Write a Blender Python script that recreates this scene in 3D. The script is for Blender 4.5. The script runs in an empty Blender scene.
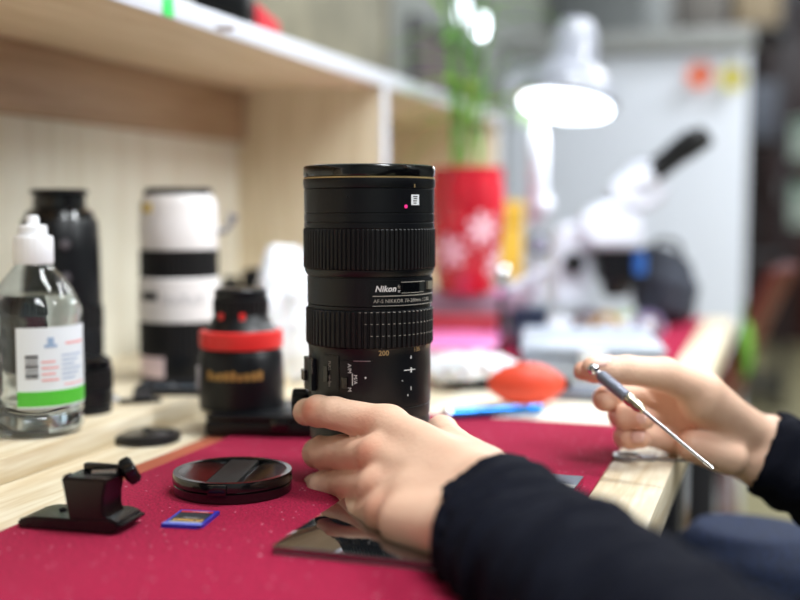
import bpy, bmesh, math, random
import numpy as np
from mathutils import Vector, Matrix, Euler
random.seed(7); np.random.seed(7)
S = bpy.context.scene
COL = S.collection
PI = math.pi

# ---------------------------------------------------------------- camera
F_PX = 1111.0
CAM_LOC = Vector((0, 0, 0.933))
CAM_ROT = Euler((math.radians(90 - 4.58), 0, math.radians(18.74)))
cd = bpy.data.cameras.new('camera'); cam = bpy.data.objects.new('camera', cd); COL.objects.link(cam)
cam.location = CAM_LOC; cam.rotation_euler = CAM_ROT
cd.sensor_width = 36; cd.lens = F_PX * 36 / 800
cd.clip_start = 0.02; cd.clip_end = 60
cd.dof.use_dof = True; cd.dof.focus_distance = 0.695; cd.dof.aperture_fstop = 2.5
S.camera = cam
CM = CAM_ROT.to_matrix()

# ---------------------------------------------------------------- world, lights, exposure
w = bpy.data.worlds.new('world'); S.world = w; w.use_nodes = True
w.node_tree.nodes['Background'].inputs[0].default_value = (0.80, 0.88, 1.0, 1)
w.node_tree.nodes['Background'].inputs[1].default_value = 0.4
S.view_settings.view_transform = 'Standard'; S.view_settings.look = 'None'
S.view_settings.exposure = 0.0; S.view_settings.gamma = 1; S.view_settings.use_curve_mapping = False
CEIL = 2.75
LIGHTS = [((0.40, 0.95, CEIL - .06), (1.2, .30), 0, 46), ((1.2, 2.6, CEIL - .06), (1.2, .30), 0, 52),
          ((0.3, 4.6, CEIL - .06), (1.2, .30), 0, 55), ((1.3, -0.7, CEIL - .06), (1.2, .30), 0, 62),
          ((-0.2, 6.6, CEIL - .06), (1.2, .30), 0, 30), ((2.55, 0.9, CEIL - .06), (1.2, .30), 0, 105)]  # last entry is an added lamp, sending more light into the shelf unit
for i, (loc, sz, rz, e) in enumerate(LIGHTS):
    l = bpy.data.lights.new('ceiling_lamp_light', 'AREA'); l.shape = 'RECTANGLE'; l.size, l.size_y = sz; l.energy = e
    l.color = (0.93, 0.97, 1.0)
    o = bpy.data.objects.new('ceiling_lamp_light', l); COL.objects.link(o); o.location = loc; o.rotation_euler = (0, 0, rz)

def ray(px, py):
    return CM @ Vector(((px - 400) / F_PX, -(py - 300) / F_PX, -1.0))
def at(px, py, D):
    return CAM_LOC + ray(px, py) * D
def gnd(px, py, z):
    r = ray(px, py); return CAM_LOC + r * ((z - CAM_LOC.z) / r.z)
def gz(px, D, z):                                   # point seen in column px at depth D, at height z
    r = ray(px, 300); p = CAM_LOC + r * D
    rr = CM @ Vector((1, 0, 0)); up = CM @ Vector((0, 1, 0)); q = p.copy()
    k = (z - q.z) / up.z; return q + up * k

# ---------------------------------------------------------------- helpers
def lin(c):
    return tuple(((x / 255) / 12.92 if x / 255 <= 0.04045 else ((x / 255 + 0.055) / 1.055) ** 2.4) for x in c) + (1,)
def mat(name, rgb, rough=.5, metal=0, noise=0, nscale=40, bump=0, bscale=200, coat=0, emit=0, trans=0, sss=0, stretch=(1, 1, 1), rgb2=None, spec=.5, ior=1.45, alpha=1):
    m = bpy.data.materials.new(name); m.use_nodes = True
    nt = m.node_tree; b = nt.nodes['Principled BSDF']
    b.inputs['Base Color'].default_value = lin(rgb); b.inputs['Roughness'].default_value = rough
    b.inputs['Metallic'].default_value = metal; b.inputs['Coat Weight'].default_value = coat
    b.inputs['Specular IOR Level'].default_value = spec; b.inputs['IOR'].default_value = ior
    b.inputs['Transmission Weight'].default_value = trans; b.inputs['Alpha'].default_value = alpha
    if sss:
        b.inputs['Subsurface Weight'].default_value = sss; b.inputs['Subsurface Radius'].default_value = (1, .35, .2)
        b.inputs['Subsurface Scale'].default_value = .006
    if emit:
        b.inputs['Emission Color'].default_value = lin(rgb); b.inputs['Emission Strength'].default_value = emit
    tc = nt.nodes.new('ShaderNodeTexCoord'); mp = nt.nodes.new('ShaderNodeMapping')
    nt.links.new(tc.outputs['Object'], mp.inputs[0]); mp.inputs['Scale'].default_value = stretch
    if noise or rgb2:
        n = nt.nodes.new('ShaderNodeTexNoise'); n.inputs['Scale'].default_value = nscale; n.inputs['Detail'].default_value = 5
        nt.links.new(mp.outputs[0], n.inputs[0])
        r = nt.nodes.new('ShaderNodeMix'); r.data_type = 'RGBA'
        c2 = rgb2 if rgb2 else tuple(max(0, x * (1 - noise)) for x in rgb)
        r.inputs['A'].default_value = lin(c2); r.inputs['B'].default_value = lin(rgb)
        cr = nt.nodes.new('ShaderNodeMapRange'); cr.inputs[1].default_value = .35; cr.inputs[2].default_value = .65
        nt.links.new(n.outputs[0], cr.inputs[0]); nt.links.new(cr.outputs[0], r.inputs['Factor'])
        nt.links.new(r.outputs['Result'], b.inputs['Base Color'])
    if bump:
        n = nt.nodes.new('ShaderNodeTexNoise'); n.inputs['Scale'].default_value = bscale; n.inputs['Detail'].default_value = 4
        nt.links.new(mp.outputs[0], n.inputs[0])
        bp = nt.nodes.new('ShaderNodeBump'); bp.inputs['Strength'].default_value = bump; bp.inputs['Distance'].default_value = .001
        nt.links.new(n.outputs[0], bp.inputs['Height']); nt.links.new(bp.outputs[0], b.inputs['Normal'])
    return m

def mesh_obj(name, verts, faces, m, parent=None, smooth=30, mats=None, fm=None):
    me = bpy.data.meshes.new(name); me.from_pydata([tuple(v) for v in verts], [], faces); me.validate(); me.update()
    return link(name, me, m, parent, smooth, mats, fm)
def link(name, me, m, parent=None, smooth=30, mats=None, fm=None):
    for x in (mats or [m]): me.materials.append(x)
    if fm is not None: me.polygons.foreach_set('material_index', fm)
    if smooth:
        me.shade_smooth()
        if smooth < 180: me.set_sharp_from_angle(angle=math.radians(smooth))
    o = bpy.data.objects.new(name, me); COL.objects.link(o)
    if parent: o.parent = parent
    return o
def bmo(name, bm, m, parent=None, smooth=30):
    bmesh.ops.recalc_face_normals(bm, faces=bm.faces)
    me = bpy.data.meshes.new(name); bm.to_mesh(me); bm.free(); return link(name, me, m, parent, smooth)
def tag(o, label=None, cat=None, group=None, kind=None):
    if label: o['label'] = label
    if cat: o['category'] = cat
    if group: o['group'] = group
    if kind: o['kind'] = kind
    return o
def thing(name, loc, label, cat, rz=0, group=None, rot=None):
    o = bpy.data.objects.new(name, None); o.empty_display_size = .02; COL.objects.link(o); o.location = loc
    o.rotation_euler = rot if rot else (0, 0, rz); return tag(o, label, cat, group)
def box(bm, lo, hi, bev=0, seg=2, M=None):
    r = bmesh.ops.create_cube(bm, size=1); vs = r['verts']
    for v in vs:
        v.co = Vector([(lo[i] + hi[i]) / 2 + v.co[i] * (hi[i] - lo[i]) for i in range(3)])
    if bev:
        es = list({e for v in vs for e in v.link_edges})
        rb = bmesh.ops.bevel(bm, geom=es, offset=bev, segments=seg, affect='EDGES', profile=.5)
        vs = list({v for f in rb['faces'] for v in f.verts} | {v for v in vs if v.is_valid})
    if M is not None:
        bmesh.ops.transform(bm, matrix=M, verts=vs)
    return vs
def bx(name, lo, hi, m, parent=None, bev=.002, seg=2, M=None):
    bm = bmesh.new(); box(bm, lo, hi, bev, seg, M); return bmo(name, bm, m, parent)
def lathe(profile, seg=64, ripple=None, cap=True):
    """profile: [(r,z)], ripple(i,theta)->radius factor"""
    V = []; Fc = []
    for i, (r, z) in enumerate(profile):
        for k in range(seg):
            t = 2 * PI * k / seg; rr = r + (ripple(i, k, t) if ripple else 0)
            V.append((rr * math.cos(t), rr * math.sin(t), z))
    for i in range(len(profile) - 1):
        for k in range(seg):
            a = i * seg + k; b = i * seg + (k + 1) % seg
            Fc.append((a, b, b + seg, a + seg))
    if cap:
        Fc.append(tuple(reversed(range(seg)))); n = (len(profile) - 1) * seg; Fc.append(tuple(range(n, n + seg)))
    return V, Fc
def lo_(name, profile, m, parent=None, seg=64, ripple=None, smooth=30, cap=True, M=None):
    V, Fc = lathe(profile, seg, ripple, cap)
    if M is not None: V = [M @ Vector(v) for v in V]
    return mesh_obj(name, V, Fc, m, parent, smooth)
def tube(pts, rads, seg=12, caps=True):
    pts = [Vector(p) for p in pts]; V = []; Fc = []
    if not hasattr(rads, '__len__'): rads = [rads] * len(pts)
    nrm = None
    for i, p in enumerate(pts):
        t = (pts[min(i + 1, len(pts) - 1)] - pts[max(i - 1, 0)]).normalized()
        if nrm is None: nrm = t.orthogonal().normalized()
        nrm = (nrm - t * nrm.dot(t)).normalized(); b = t.cross(nrm)
        for k in range(seg):
            a = 2 * PI * k / seg; V.append(p + (nrm * math.cos(a) + b * math.sin(a)) * rads[i])
    for i in range(len(pts) - 1):
        for k in range(seg):
            a = i * seg + k; b2 = i * seg + (k + 1) % seg; Fc.append((a, b2, b2 + seg, a + seg))
    if caps:
        Fc.append(tuple(reversed(range(seg)))); n = (len(pts) - 1) * seg; Fc.append(tuple(range(n, n + seg)))
    return V, Fc
def tb(name, pts, rads, m, parent=None, seg=12, smooth=40):
    V, Fc = tube(pts, rads, seg); return mesh_obj(name, V, Fc, m, parent, smooth)
def spline(P, n):
    P = [Vector(p) for p in P]; out = []
    for i in range(len(P) - 1):
        p0 = P[max(i - 1, 0)]; p1 = P[i]; p2 = P[i + 1]; p3 = P[min(i + 2, len(P) - 1)]
        for k in range(n):
            t = k / n
            out.append(.5 * ((2 * p1) + (p2 - p0) * t + (2 * p0 - 5 * p1 + 4 * p2 - p3) * t * t + (3 * p1 - p0 - 3 * p2 + p3) * t ** 3))
    out.append(P[-1]); return out
def text_geo(s, size, bold=0.0, align='LEFT', spacing=1.0, shear=0):
    c = bpy.data.curves.new('t', 'FONT'); c.body = s; c.size = size; c.align_x = align; c.offset = bold; c.space_character = spacing; c.shear = shear
    c.resolution_u = 3
    o = bpy.data.objects.new('t', c); COL.objects.link(o)
    dg = bpy.context.evaluated_depsgraph_get(); me = bpy.data.meshes.new_from_object(o.evaluated_get(dg))
    V = [v.co.copy() for v in me.vertices]; Fc = [tuple(p.vertices) for p in me.polygons]
    bpy.data.objects.remove(o); bpy.data.curves.remove(c); bpy.data.meshes.remove(me)
    return V, Fc
def text_flat(name, s, size, m, parent, M, bold=0, align='CENTER', spacing=1.0):
    V, Fc = text_geo(s, size, bold, align, spacing); return mesh_obj(name, [M @ v for v in V], Fc, m, parent, 0)
def merge(lst):
    V = []; Fc = []
    for v, f in lst:
        n = len(V); V += [Vector(x) for x in v]; Fc += [tuple(i + n for i in q) for q in f]
    return V, Fc

# ---- signed distance meshes (smooth organic bodies)
def cap_d(P, a, b, ra, rb):
    a = np.array(a, np.float32); b = np.array(b, np.float32); ba = b - a; L = float(ba @ ba) + 1e-12
    dx = P[0] - a[0]; dy = P[1] - a[1]; dz = P[2] - a[2]
    t = np.clip((dx * ba[0] + dy * ba[1] + dz * ba[2]) / L, 0, 1)
    return np.sqrt((dx - t * ba[0]) ** 2 + (dy - t * ba[1]) ** 2 + (dz - t * ba[2]) ** 2) - (ra + (rb - ra) * t)
def ell_d(P, c, r, R=None):
    d = [P[i] - c[i] for i in range(3)]
    if R is not None:
        R = np.array(R); d = [R[0][k] * d[0] + R[1][k] * d[1] + R[2][k] * d[2] for k in range(3)]
    k = np.sqrt(sum((d[i] / r[i]) ** 2 for i in range(3))); return (k - 1) * min(r)
def smin(a, b, k):
    h = np.clip(.5 + .5 * (b - a) / k, 0, 1); return b + (a - b) * h - k * h * (1 - h)
def smax(a, b, k): return -smin(-a, -b, k)
def surface_nets(f, lo, hi, h):
    n = [int(math.ceil((hi[i] - lo[i]) / h)) + 1 for i in range(3)]
    ax = [np.float32(lo[i]) + np.arange(n[i], dtype=np.float32) * h for i in range(3)]
    P = (ax[0][:, None, None], ax[1][None, :, None], ax[2][None, None, :])
    v = np.broadcast_to(f(P), n).astype(np.float32)
    s = v < 0
    corners = [(i, j, k) for i in (0, 1) for j in (0, 1) for k in (0, 1)]
    sl = lambda a, c: a[c[0]:n[0] - 1 + c[0], c[1]:n[1] - 1 + c[1], c[2]:n[2] - 1 + c[2]]
    cnt = sum(sl(s, c).astype(np.int8) for c in corners); act = (cnt > 0) & (cnt < 8)
    idx = np.argwhere(act); ids = -np.ones(act.shape, np.int64); ids[act] = np.arange(len(idx))
    acc = np.zeros((len(idx), 3)); num = np.zeros(len(idx))
    cv = {c: v[idx[:, 0] + c[0], idx[:, 1] + c[1], idx[:, 2] + c[2]] for c in corners}
    for c in corners:
        for a in range(3):
            if c[a] == 0:
                e = list(c); e[a] = 1; e = tuple(e); A = cv[c]; B = cv[e]; m = (A < 0) != (B < 0)
                t = np.where(m, A / np.where(m, A - B, 1), 0)
                pos = np.tile(np.array(c, float), (len(idx), 1)); pos[:, a] = t
                acc[m] += pos[m]; num += m
    V = (idx + acc / num[:, None]) * h + np.array(lo)
    faces = []
    for a in range(3):
        b, c = (a + 1) % 3, (a + 2) % 3
        s0 = np.take(s, range(0, n[a] - 1), a); s1 = np.take(s, range(1, n[a]), a); d = s0 != s1
        q = np.argwhere(d); q = q[(q[:, b] > 0) & (q[:, c] > 0) & (q[:, b] < n[b] - 1) & (q[:, c] < n[c] - 1)]
        def cell(db, dc):
            r = q.copy(); r[:, b] -= db; r[:, c] -= dc; return ids[r[:, 0], r[:, 1], r[:, 2]]
        F = np.stack([cell(1, 1), cell(0, 1), cell(0, 0), cell(1, 0)], 1)
        flip = ~s[q[:, 0], q[:, 1], q[:, 2]]; F[flip] = F[flip][:, ::-1]; faces.append(F)
    return V, np.concatenate(faces)
def np_obj(name, V, Fc, m, parent=None, relax=0):
    me = bpy.data.meshes.new(name)
    if isinstance(V, list):                          # several pieces
        off = 0; FF = []
        for v, f in zip(V, Fc): FF.append(f + off); off += len(v)
        V = np.concatenate(V); Fc = np.concatenate(FF)
    me.vertices.add(len(V)); me.vertices.foreach_set('co', V.astype(np.float32).ravel())
    me.loops.add(Fc.size); me.loops.foreach_set('vertex_index', Fc.astype(np.int32).ravel())
    me.polygons.add(len(Fc)); me.polygons.foreach_set('loop_start', np.arange(0, Fc.size, 4, dtype=np.int32))
    me.polygons.foreach_set('loop_total', np.full(len(Fc), 4, np.int32)); me.update(calc_edges=True); me.validate()
    return link(name, me, m, parent, 180)
def wob(P, s, a, seed=0):
    r = np.random.RandomState(seed); out = 0
    for i in range(7):
        k = r.normal(size=3) * s * (1 + .25 * i); ph = r.rand() * 6.28
        out = out + np.sin(P[0] * k[0] + P[1] * k[1] + P[2] * k[2] + ph) / (1 + .3 * i)
    return out * a / 3

# ---------------------------------------------------------------- materials
M = {}
M['black'] = mat('black_plastic', (8, 10, 15), .34, bump=.15, bscale=1500, spec=.42)
M['black_soft'] = mat('black_rubber', (9, 9, 12), .5, spec=.4)
M['black_gloss'] = mat('black_gloss', (10, 10, 12), .18, coat=.3)
M['black_satin'] = mat('black_anodised', (6, 6, 8), .24, bump=.15, bscale=1800)
M['white_plastic'] = mat('white_plastic', (236, 238, 242), .35)
M['print'] = mat('printed_white', (205, 205, 205), .6)
M['print_dim'] = mat('printed_grey', (150, 146, 138), .6)
M['print_gold'] = mat('printed_gold', (150, 125, 85), .6)
M['gold'] = mat('gold_line', (196, 170, 120), .35, metal=.6)
M['chrome'] = mat('chrome', (225, 225, 230), .16, metal=1)
M['steel'] = mat('steel', (170, 170, 175), .28, metal=1)
M['glass_dark'] = mat('dark_window', (8, 10, 12), .06, coat=1)
M['red'] = mat('red_band', (226, 50, 48), .4)
M['wood'] = None

def wood(name, c1, c2, rough=.45, scale=18, dist=3, along='y', bump=.1):
    m = bpy.data.materials.new(name); m.use_nodes = True; nt = m.node_tree; b = nt.nodes['Principled BSDF']
    tc = nt.nodes.new('ShaderNodeTexCoord'); mp = nt.nodes.new('ShaderNodeMapping')
    mp.inputs['Scale'].default_value = {'y': (1, .07, 1), 'x': (.07, 1, 1), 'z': (1, 1, .07)}[along]
    nt.links.new(tc.outputs['Object'], mp.inputs[0])
    n = nt.nodes.new('ShaderNodeTexNoise'); n.inputs['Scale'].default_value = scale; n.inputs['Detail'].default_value = 3; n.inputs['Distortion'].default_value = .4
    nt.links.new(mp.outputs[0], n.inputs[0])
    mu = nt.nodes.new('ShaderNodeMath'); mu.operation = 'MULTIPLY'; mu.inputs[1].default_value = 55; nt.links.new(n.outputs[0], mu.inputs[0])
    sn = nt.nodes.new('ShaderNodeMath'); sn.operation = 'SINE'; nt.links.new(mu.outputs[0], sn.inputs[0])
    fine = nt.nodes.new('ShaderNodeTexNoise'); fine.inputs['Scale'].default_value = 400; nt.links.new(mp.outputs[0], fine.inputs[0])
    ad = nt.nodes.new('ShaderNodeMath'); ad.operation = 'MULTIPLY_ADD'; ad.inputs[1].default_value = .28; nt.links.new(sn.outputs[0], ad.inputs[0]); nt.links.new(fine.outputs[0], ad.inputs[2])
    cr = nt.nodes.new('ShaderNodeMix'); cr.data_type = 'RGBA'; cr.inputs['A'].default_value = lin(c1); cr.inputs['B'].default_value = lin(c2)
    nt.links.new(ad.outputs[0], cr.inputs['Factor']); nt.links.new(cr.outputs['Result'], b.inputs['Base Color'])
    b.inputs['Roughness'].default_value = rough
    bp = nt.nodes.new('ShaderNodeBump'); bp.inputs['Strength'].default_value = bump; bp.inputs['Distance'].default_value = .0005
    nt.links.new(ad.outputs[0], bp.inputs['Height']); nt.links.new(bp.outputs[0], b.inputs['Normal'])
    return m
M['wood'] = wood('pale_pine', (220, 211, 189), (194, 174, 140))
M['wood_z'] = wood('pale_pine_upright', (232, 220, 196), (214, 198, 168), along='z')
M['wood_shelf'] = wood('pale_laminate', (226, 212, 186), (208, 190, 158), rough=.5)
M['wood_back'] = wood('pale_back_panel', (232, 230, 216), (218, 212, 194), rough=.6, along='z', scale=9)
M['wood_brown'] = wood('brown_rail', (176, 150, 122), (154, 126, 98), rough=.5)
M['edge'] = mat('white_edge_band', (214, 217, 228), .3)

# red felt cutting mat: fine fibres and white dust specks
m = mat('red_felt', (170, 24, 66), .9, noise=.35, nscale=700, bump=.8, bscale=1100); M['felt'] = m
nt = m.node_tree; b = nt.nodes['Principled BSDF']; b.inputs['Specular IOR Level'].default_value = .15; b.inputs['Sheen Weight'].default_value = .05; b.inputs['Sheen Tint'].default_value = lin((255, 170, 190))
src = b.inputs['Base Color'].links[0].from_socket
tc = nt.nodes.new('ShaderNodeTexCoord')
last = src
for sc, th, dens in ((260, .19, .84), (95, .11, .93)):
    vo = nt.nodes.new('ShaderNodeTexVoronoi'); vo.inputs['Scale'].default_value = sc; nt.links.new(tc.outputs['Object'], vo.inputs['Vector'])
    lt = nt.nodes.new('ShaderNodeMath'); lt.operation = 'LESS_THAN'; lt.inputs[1].default_value = th; nt.links.new(vo.outputs['Distance'], lt.inputs[0])
    sep = nt.nodes.new('ShaderNodeSeparateColor'); nt.links.new(vo.outputs['Color'], sep.inputs[0])
    gt = nt.nodes.new('ShaderNodeMath'); gt.operation = 'GREATER_THAN'; gt.inputs[1].default_value = dens; nt.links.new(sep.outputs[0], gt.inputs[0])
    mu = nt.nodes.new('ShaderNodeMath'); mu.operation = 'MULTIPLY'; nt.links.new(lt.outputs[0], mu.inputs[0]); nt.links.new(gt.outputs[0], mu.inputs[1])
    m2 = nt.nodes.new('ShaderNodeMath'); m2.operation = 'MULTIPLY'; m2.inputs[1].default_value = .5; nt.links.new(mu.outputs[0], m2.inputs[0])
    mx = nt.nodes.new('ShaderNodeMix'); mx.data_type = 'RGBA'; mx.inputs['B'].default_value = lin((225, 170, 185))
    nt.links.new(m2.outputs[0], mx.inputs['Factor']); nt.links.new(last, mx.inputs['A']); last = mx.outputs['Result']
nt.links.new(last, b.inputs['Base Color'])

# skin with redder knuckles (vertex attribute "flush")
m = mat('skin', (222, 176, 150), .48, bump=.35, bscale=420, sss=.05); M['skin'] = m
nt = m.node_tree; b = nt.nodes['Principled BSDF']
tc = nt.nodes.new('ShaderNodeTexCoord'); nz = nt.nodes.new('ShaderNodeTexNoise'); nz.inputs['Scale'].default_value = 45; nz.inputs['Detail'].default_value = 4
nt.links.new(tc.outputs['Object'], nz.inputs[0])
at_ = nt.nodes.new('ShaderNodeAttribute'); at_.attribute_name = 'flush'
a1 = nt.nodes.new('ShaderNodeMath'); a1.operation = 'MULTIPLY_ADD'; a1.inputs[1].default_value = .5; a1.inputs[2].default_value = -.20; nt.links.new(nz.outputs[0], a1.inputs[0])
a2 = nt.nodes.new('ShaderNodeMath'); a2.operation = 'ADD'; a2.use_clamp = True; nt.links.new(a1.outputs[0], a2.inputs[0]); nt.links.new(at_.outputs['Fac'], a2.inputs[1])
mx = nt.nodes.new('ShaderNodeMix'); mx.data_type = 'RGBA'; mx.inputs['A'].default_value = lin((229, 190, 164)); mx.inputs['B'].default_value = lin((208, 132, 106))
nt.links.new(a2.outputs[0], mx.inputs['Factor']); nt.links.new(mx.outputs['Result'], b.inputs['Base Color'])
M['nail'] = mat('fingernail', (236, 190, 176), .22, coat=.5)
M['navy'] = mat('navy_jersey', (11, 14, 28), .8, bump=.5, bscale=900, noise=.2, nscale=300, spec=.15)
M['denim'] = mat('blue_denim', (24, 38, 70), .85, noise=.3, nscale=240, bump=.4, bscale=700)
M['hair'] = mat('black_hair', (14, 12, 12), .5, bump=1, bscale=300, stretch=(1, 1, .2))

# ================================================================= SETTING
def plane_box(name, lo, hi, m, bev=0):
    return tag(bx(name, lo, hi, m, None, bev), kind='structure')
XL, XR, YB, YF = -.76, 3.3, -1.9, 8.3
M['floor'] = mat('tan_floor', (150, 143, 112), .35, noise=.08, nscale=3)
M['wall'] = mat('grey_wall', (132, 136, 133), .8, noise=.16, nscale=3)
M['wall_far'] = mat('mid_grey_far_wall', (104, 102, 98), .8, noise=.15, nscale=1.5)  # the far wall's own mid grey
M['partition'] = mat('white_partition_paint', (214, 219, 230), .7)
M['ceiling'] = mat('ceiling_paint', (225, 225, 222), .8)
M['door'] = mat('dark_brown_door', (60, 20, 17), .4, noise=.25, nscale=8, stretch=(1, 1, .1))
# floor of tiles
fl = plane_box('floor', (XL, YB, -.1), (XR, YF, -.004), mat('tile_joint', (104, 98, 80), .8))
tile_me = None
k = 0
for i in range(7):
    for j in range(17):
        x0 = XL + .01 + i * .58; y0 = YB + .01 + j * .6
        if tile_me is None:
            t = bx('tile', (0, 0, -.008), (.574, .594, 0), M['floor'], fl, .002, 1); tile_me = t.data
        else:
            t = bpy.data.objects.new('tile', tile_me); COL.objects.link(t); t.parent = fl
        t.location = (x0, y0, 0)
plane_box('ceiling', (XL, YB, CEIL), (XR, YF, CEIL + .1), M['ceiling'])
plane_box('wall_left', (XL - .1, YB, 0), (XL, YF, CEIL), M['wall'])
plane_box('wall_right', (XR, YB, 0), (XR + .1, YF, CEIL), M['wall'])
plane_box('wall_back', (XL, YB - .1, 0), (XR, YB, CEIL), M['wall'])
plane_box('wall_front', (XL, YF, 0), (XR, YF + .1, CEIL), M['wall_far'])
# white partition behind the bench, with a grey cap rail
plane_box('wall_partition', (XL, 3.2, 0), (-.085, 3.28, 1.375), M['partition'], .003)
plane_box('trim_1', (XL, 3.17, 1.375), (-.075, 3.31, 1.43), mat('grey_cap_rail', (150, 152, 152), .5), .004)
plane_box('baseboard_partition', (XL, 3.185, 0), (-.085, 3.2, .09), M['wood_brown'])
# dark doors at the end of the room
d = tag(bx('door_1', (-.55, YF - .05, 0), (.55, YF - .002, 2.4), M['door']), kind='structure')
for sx in (-.5, .03):
    for z0, z1 in ((.15, .95), (1.05, 2.2)):
        bm = bmesh.new(); box(bm, (sx, YF - .065, z0), (sx + .45, YF - .045, z1), .012, 2); bmo('door_panel', bm, M['door'], d)
bx('door_handle', (.0, YF - .10, 1.0), (.02, YF - .05, 1.14), M['steel'], d, .004)
d = tag(bx('door_2', (.62, YF - .05, 0), (1.7, YF - .002, 2.4), M['door']), kind='structure')
for sx in (.66, 1.2):
    for z0, z1 in ((.15, .95), (1.05, 2.2)):
        bm = bmesh.new(); box(bm, (sx, YF - .065, z0), (sx + .45, YF - .045, z1), .012, 2); bmo('door_panel', bm, M['door'], d)

# ceiling lights (fixtures)
for i, (loc, sz, rz, e) in enumerate(LIGHTS):
    t = thing('ceiling_light', (loc[0], loc[1], CEIL), ['long white ceiling light directly above the person at the bench', 'long white ceiling light above the floor right of the bench end',
              'long white ceiling light above the aisle beyond the partition', 'long white ceiling light behind the camera', 'long white ceiling light nearest the dark doors', 'added long white ceiling light near the right wall, brightening the shelf unit'][i], 'light')
    for s in (-1, 1): bx('frame', (-.62, s * .17 - .012, -.07), (.62, s * .17 + .012, 0), M['white_plastic'], t, .003)
    for s in (-1, 1): bx('end_cap', (s * .62 - .012, -.17, -.07), (s * .62 + .012, .17, 0), M['white_plastic'], t, .003)
    bx('reflector', (-.61, -.16, -.02), (.61, .16, -.005), M['white_plastic'], t, 0)

# ================================================================= WORKBENCH
ZT = .75; ZM = .753
t = thing('workbench', (-.28, 1.0, 0), 'long pale pine workbench with its bare edge beside the right hand', 'desk')
def loc_(o, wx): return o
bx('worktop', (-.478, -.95, ZT - .03), (.213, .97, ZT), M['wood'], t, .0015)
M['leg'] = mat('dark_leg', (30, 30, 36), .5)
for lx, ly in ((.17, -.88), (.17, .13), (.17, .9), (-.42, -.88), (-.42, .9)):
    bx('leg', (lx - .025, ly - .025, 0), (lx + .025, ly + .025, ZT - .03), M['leg'], t, .003)
bx('apron', (.17, -.86, ZT - .09), (.19, .86, ZT - .03), M['leg'], t, .002)

# hutch shelf unit, standing against the wall on the bench
XH0, XH1 = -.70, -.487
t = thing('shelf_unit', (-.6, 1.0, ZT), 'pale laminate shelf unit with white front edges along the left wall', 'shelf')
H0, H1 = -.95, 1.02
bx('base_board', (-.158, H0, 0), (.113, H1, .018), M['wood'], t, .001)
bx('back_panel', (-.158, H0, .018), (-.10, H1, .345), M['wood_back'], t, 0)
bx('back_rail', (-.10, H0, .275), (-.085, .372, .345), M['wood_brown'], t, .002)
tp = bx('top_shelf', (-.158, H0, .345), (.109, H1, .363), M['wood_shelf'], t, 0)
bx('edge_band', (.109, H0, .3445), (.1125, H1, .3635), M['edge'], tp, .0008)
for y0 in (-.80, .372, 1.002):
    dv = bx('divider', (-.10, y0, .018), (.109, y0 + .018, .345), M['wood_z'], t, 0)
    bx('edge_band', (.109, y0 - .0005, .018), (.1125, y0 + .0185, .345), M['edge'], dv, .0008)
    dv.matrix_parent_inverse = Matrix()
# small cam fitting under the shelf
p = gnd(225, 28, ZT + .345); cf = lo_('cam_fitting', [(.006, -.002), (.008, -.0015), (.009, 0)], M['wood_brown'], t, 20); cf.location = (p.x + .6, p.y - 1.0, .345)
# green tape on the shelf edge
e = -.487 + .0001; r = ray(168, 6); q = CAM_LOC + r * ((-.487 - CAM_LOC.x) / r.x)
tag(bx('tape_tab', (XH1 - .0005, q.y - .008, ZT + .345), (XH1 + .0008, q.y + .008, ZT + .3635), mat('green_tape', (70, 225, 110), .5), None, .0002), 'small bright green tape tab stuck on the upper shelf edge', 'tape')

# felt mats
def felt(x0, x1, y0, y1, label):
    bm = bmesh.new(); box(bm, (x0, y0, ZT), (x1, y1, ZM), .001, 2)
    return tag(bmo('work_mat', bm, M['felt']), label, 'mat')
felt(-.412, -.11, .08, .937, 'crimson felt work mat under the standing zoom lens')
M['felt'] = M['felt']
felt(-.40, -.112, 1.32, 1.93, 'crimson felt mat at the far end of the bench')
tag(bx('card_strip', (-.432, .60, ZT), (-.405, .91, ZT + .0012), mat('red_brown_card', (156, 80, 56), .7), None, .0003), 'narrow red-brown card strip along the left edge of the mat', 'strip')
tag(bx('paper_sheet', (-.30, .945, ZT), (-.115, 1.20, ZT + .0006), mat('cream_paper', (238, 232, 214), .7), None, .0001), 'cream paper sheet on the bench beyond the near mat', 'paper')

# ================================================================= MAIN ZOOM LENS
ZP = ZM + .005
LX = at(369.5, 300, .745); LC = Vector((LX.x, LX.y, 0))
R_ = Vector((math.cos(math.radians(18.74)), math.sin(math.radians(18.74)), 0)); D_ = Vector((-R_.y, R_.x, 0))
lens = thing('zoom_lens', (LC.x, LC.y, ZP), 'black telephoto zoom lens standing upright in the left hand on the glass plate', 'camera lens', rz=math.radians(18.74))
# local frame: x right in view, y away from the camera, z up; zl(py) turns a picture row into a local height
def zl(py): return .933 - (py - 211) / F_PX * .745 - ZP
def ridged(n, depth, duty=.55):
    def f(i, k, t): return 0
    return f
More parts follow.
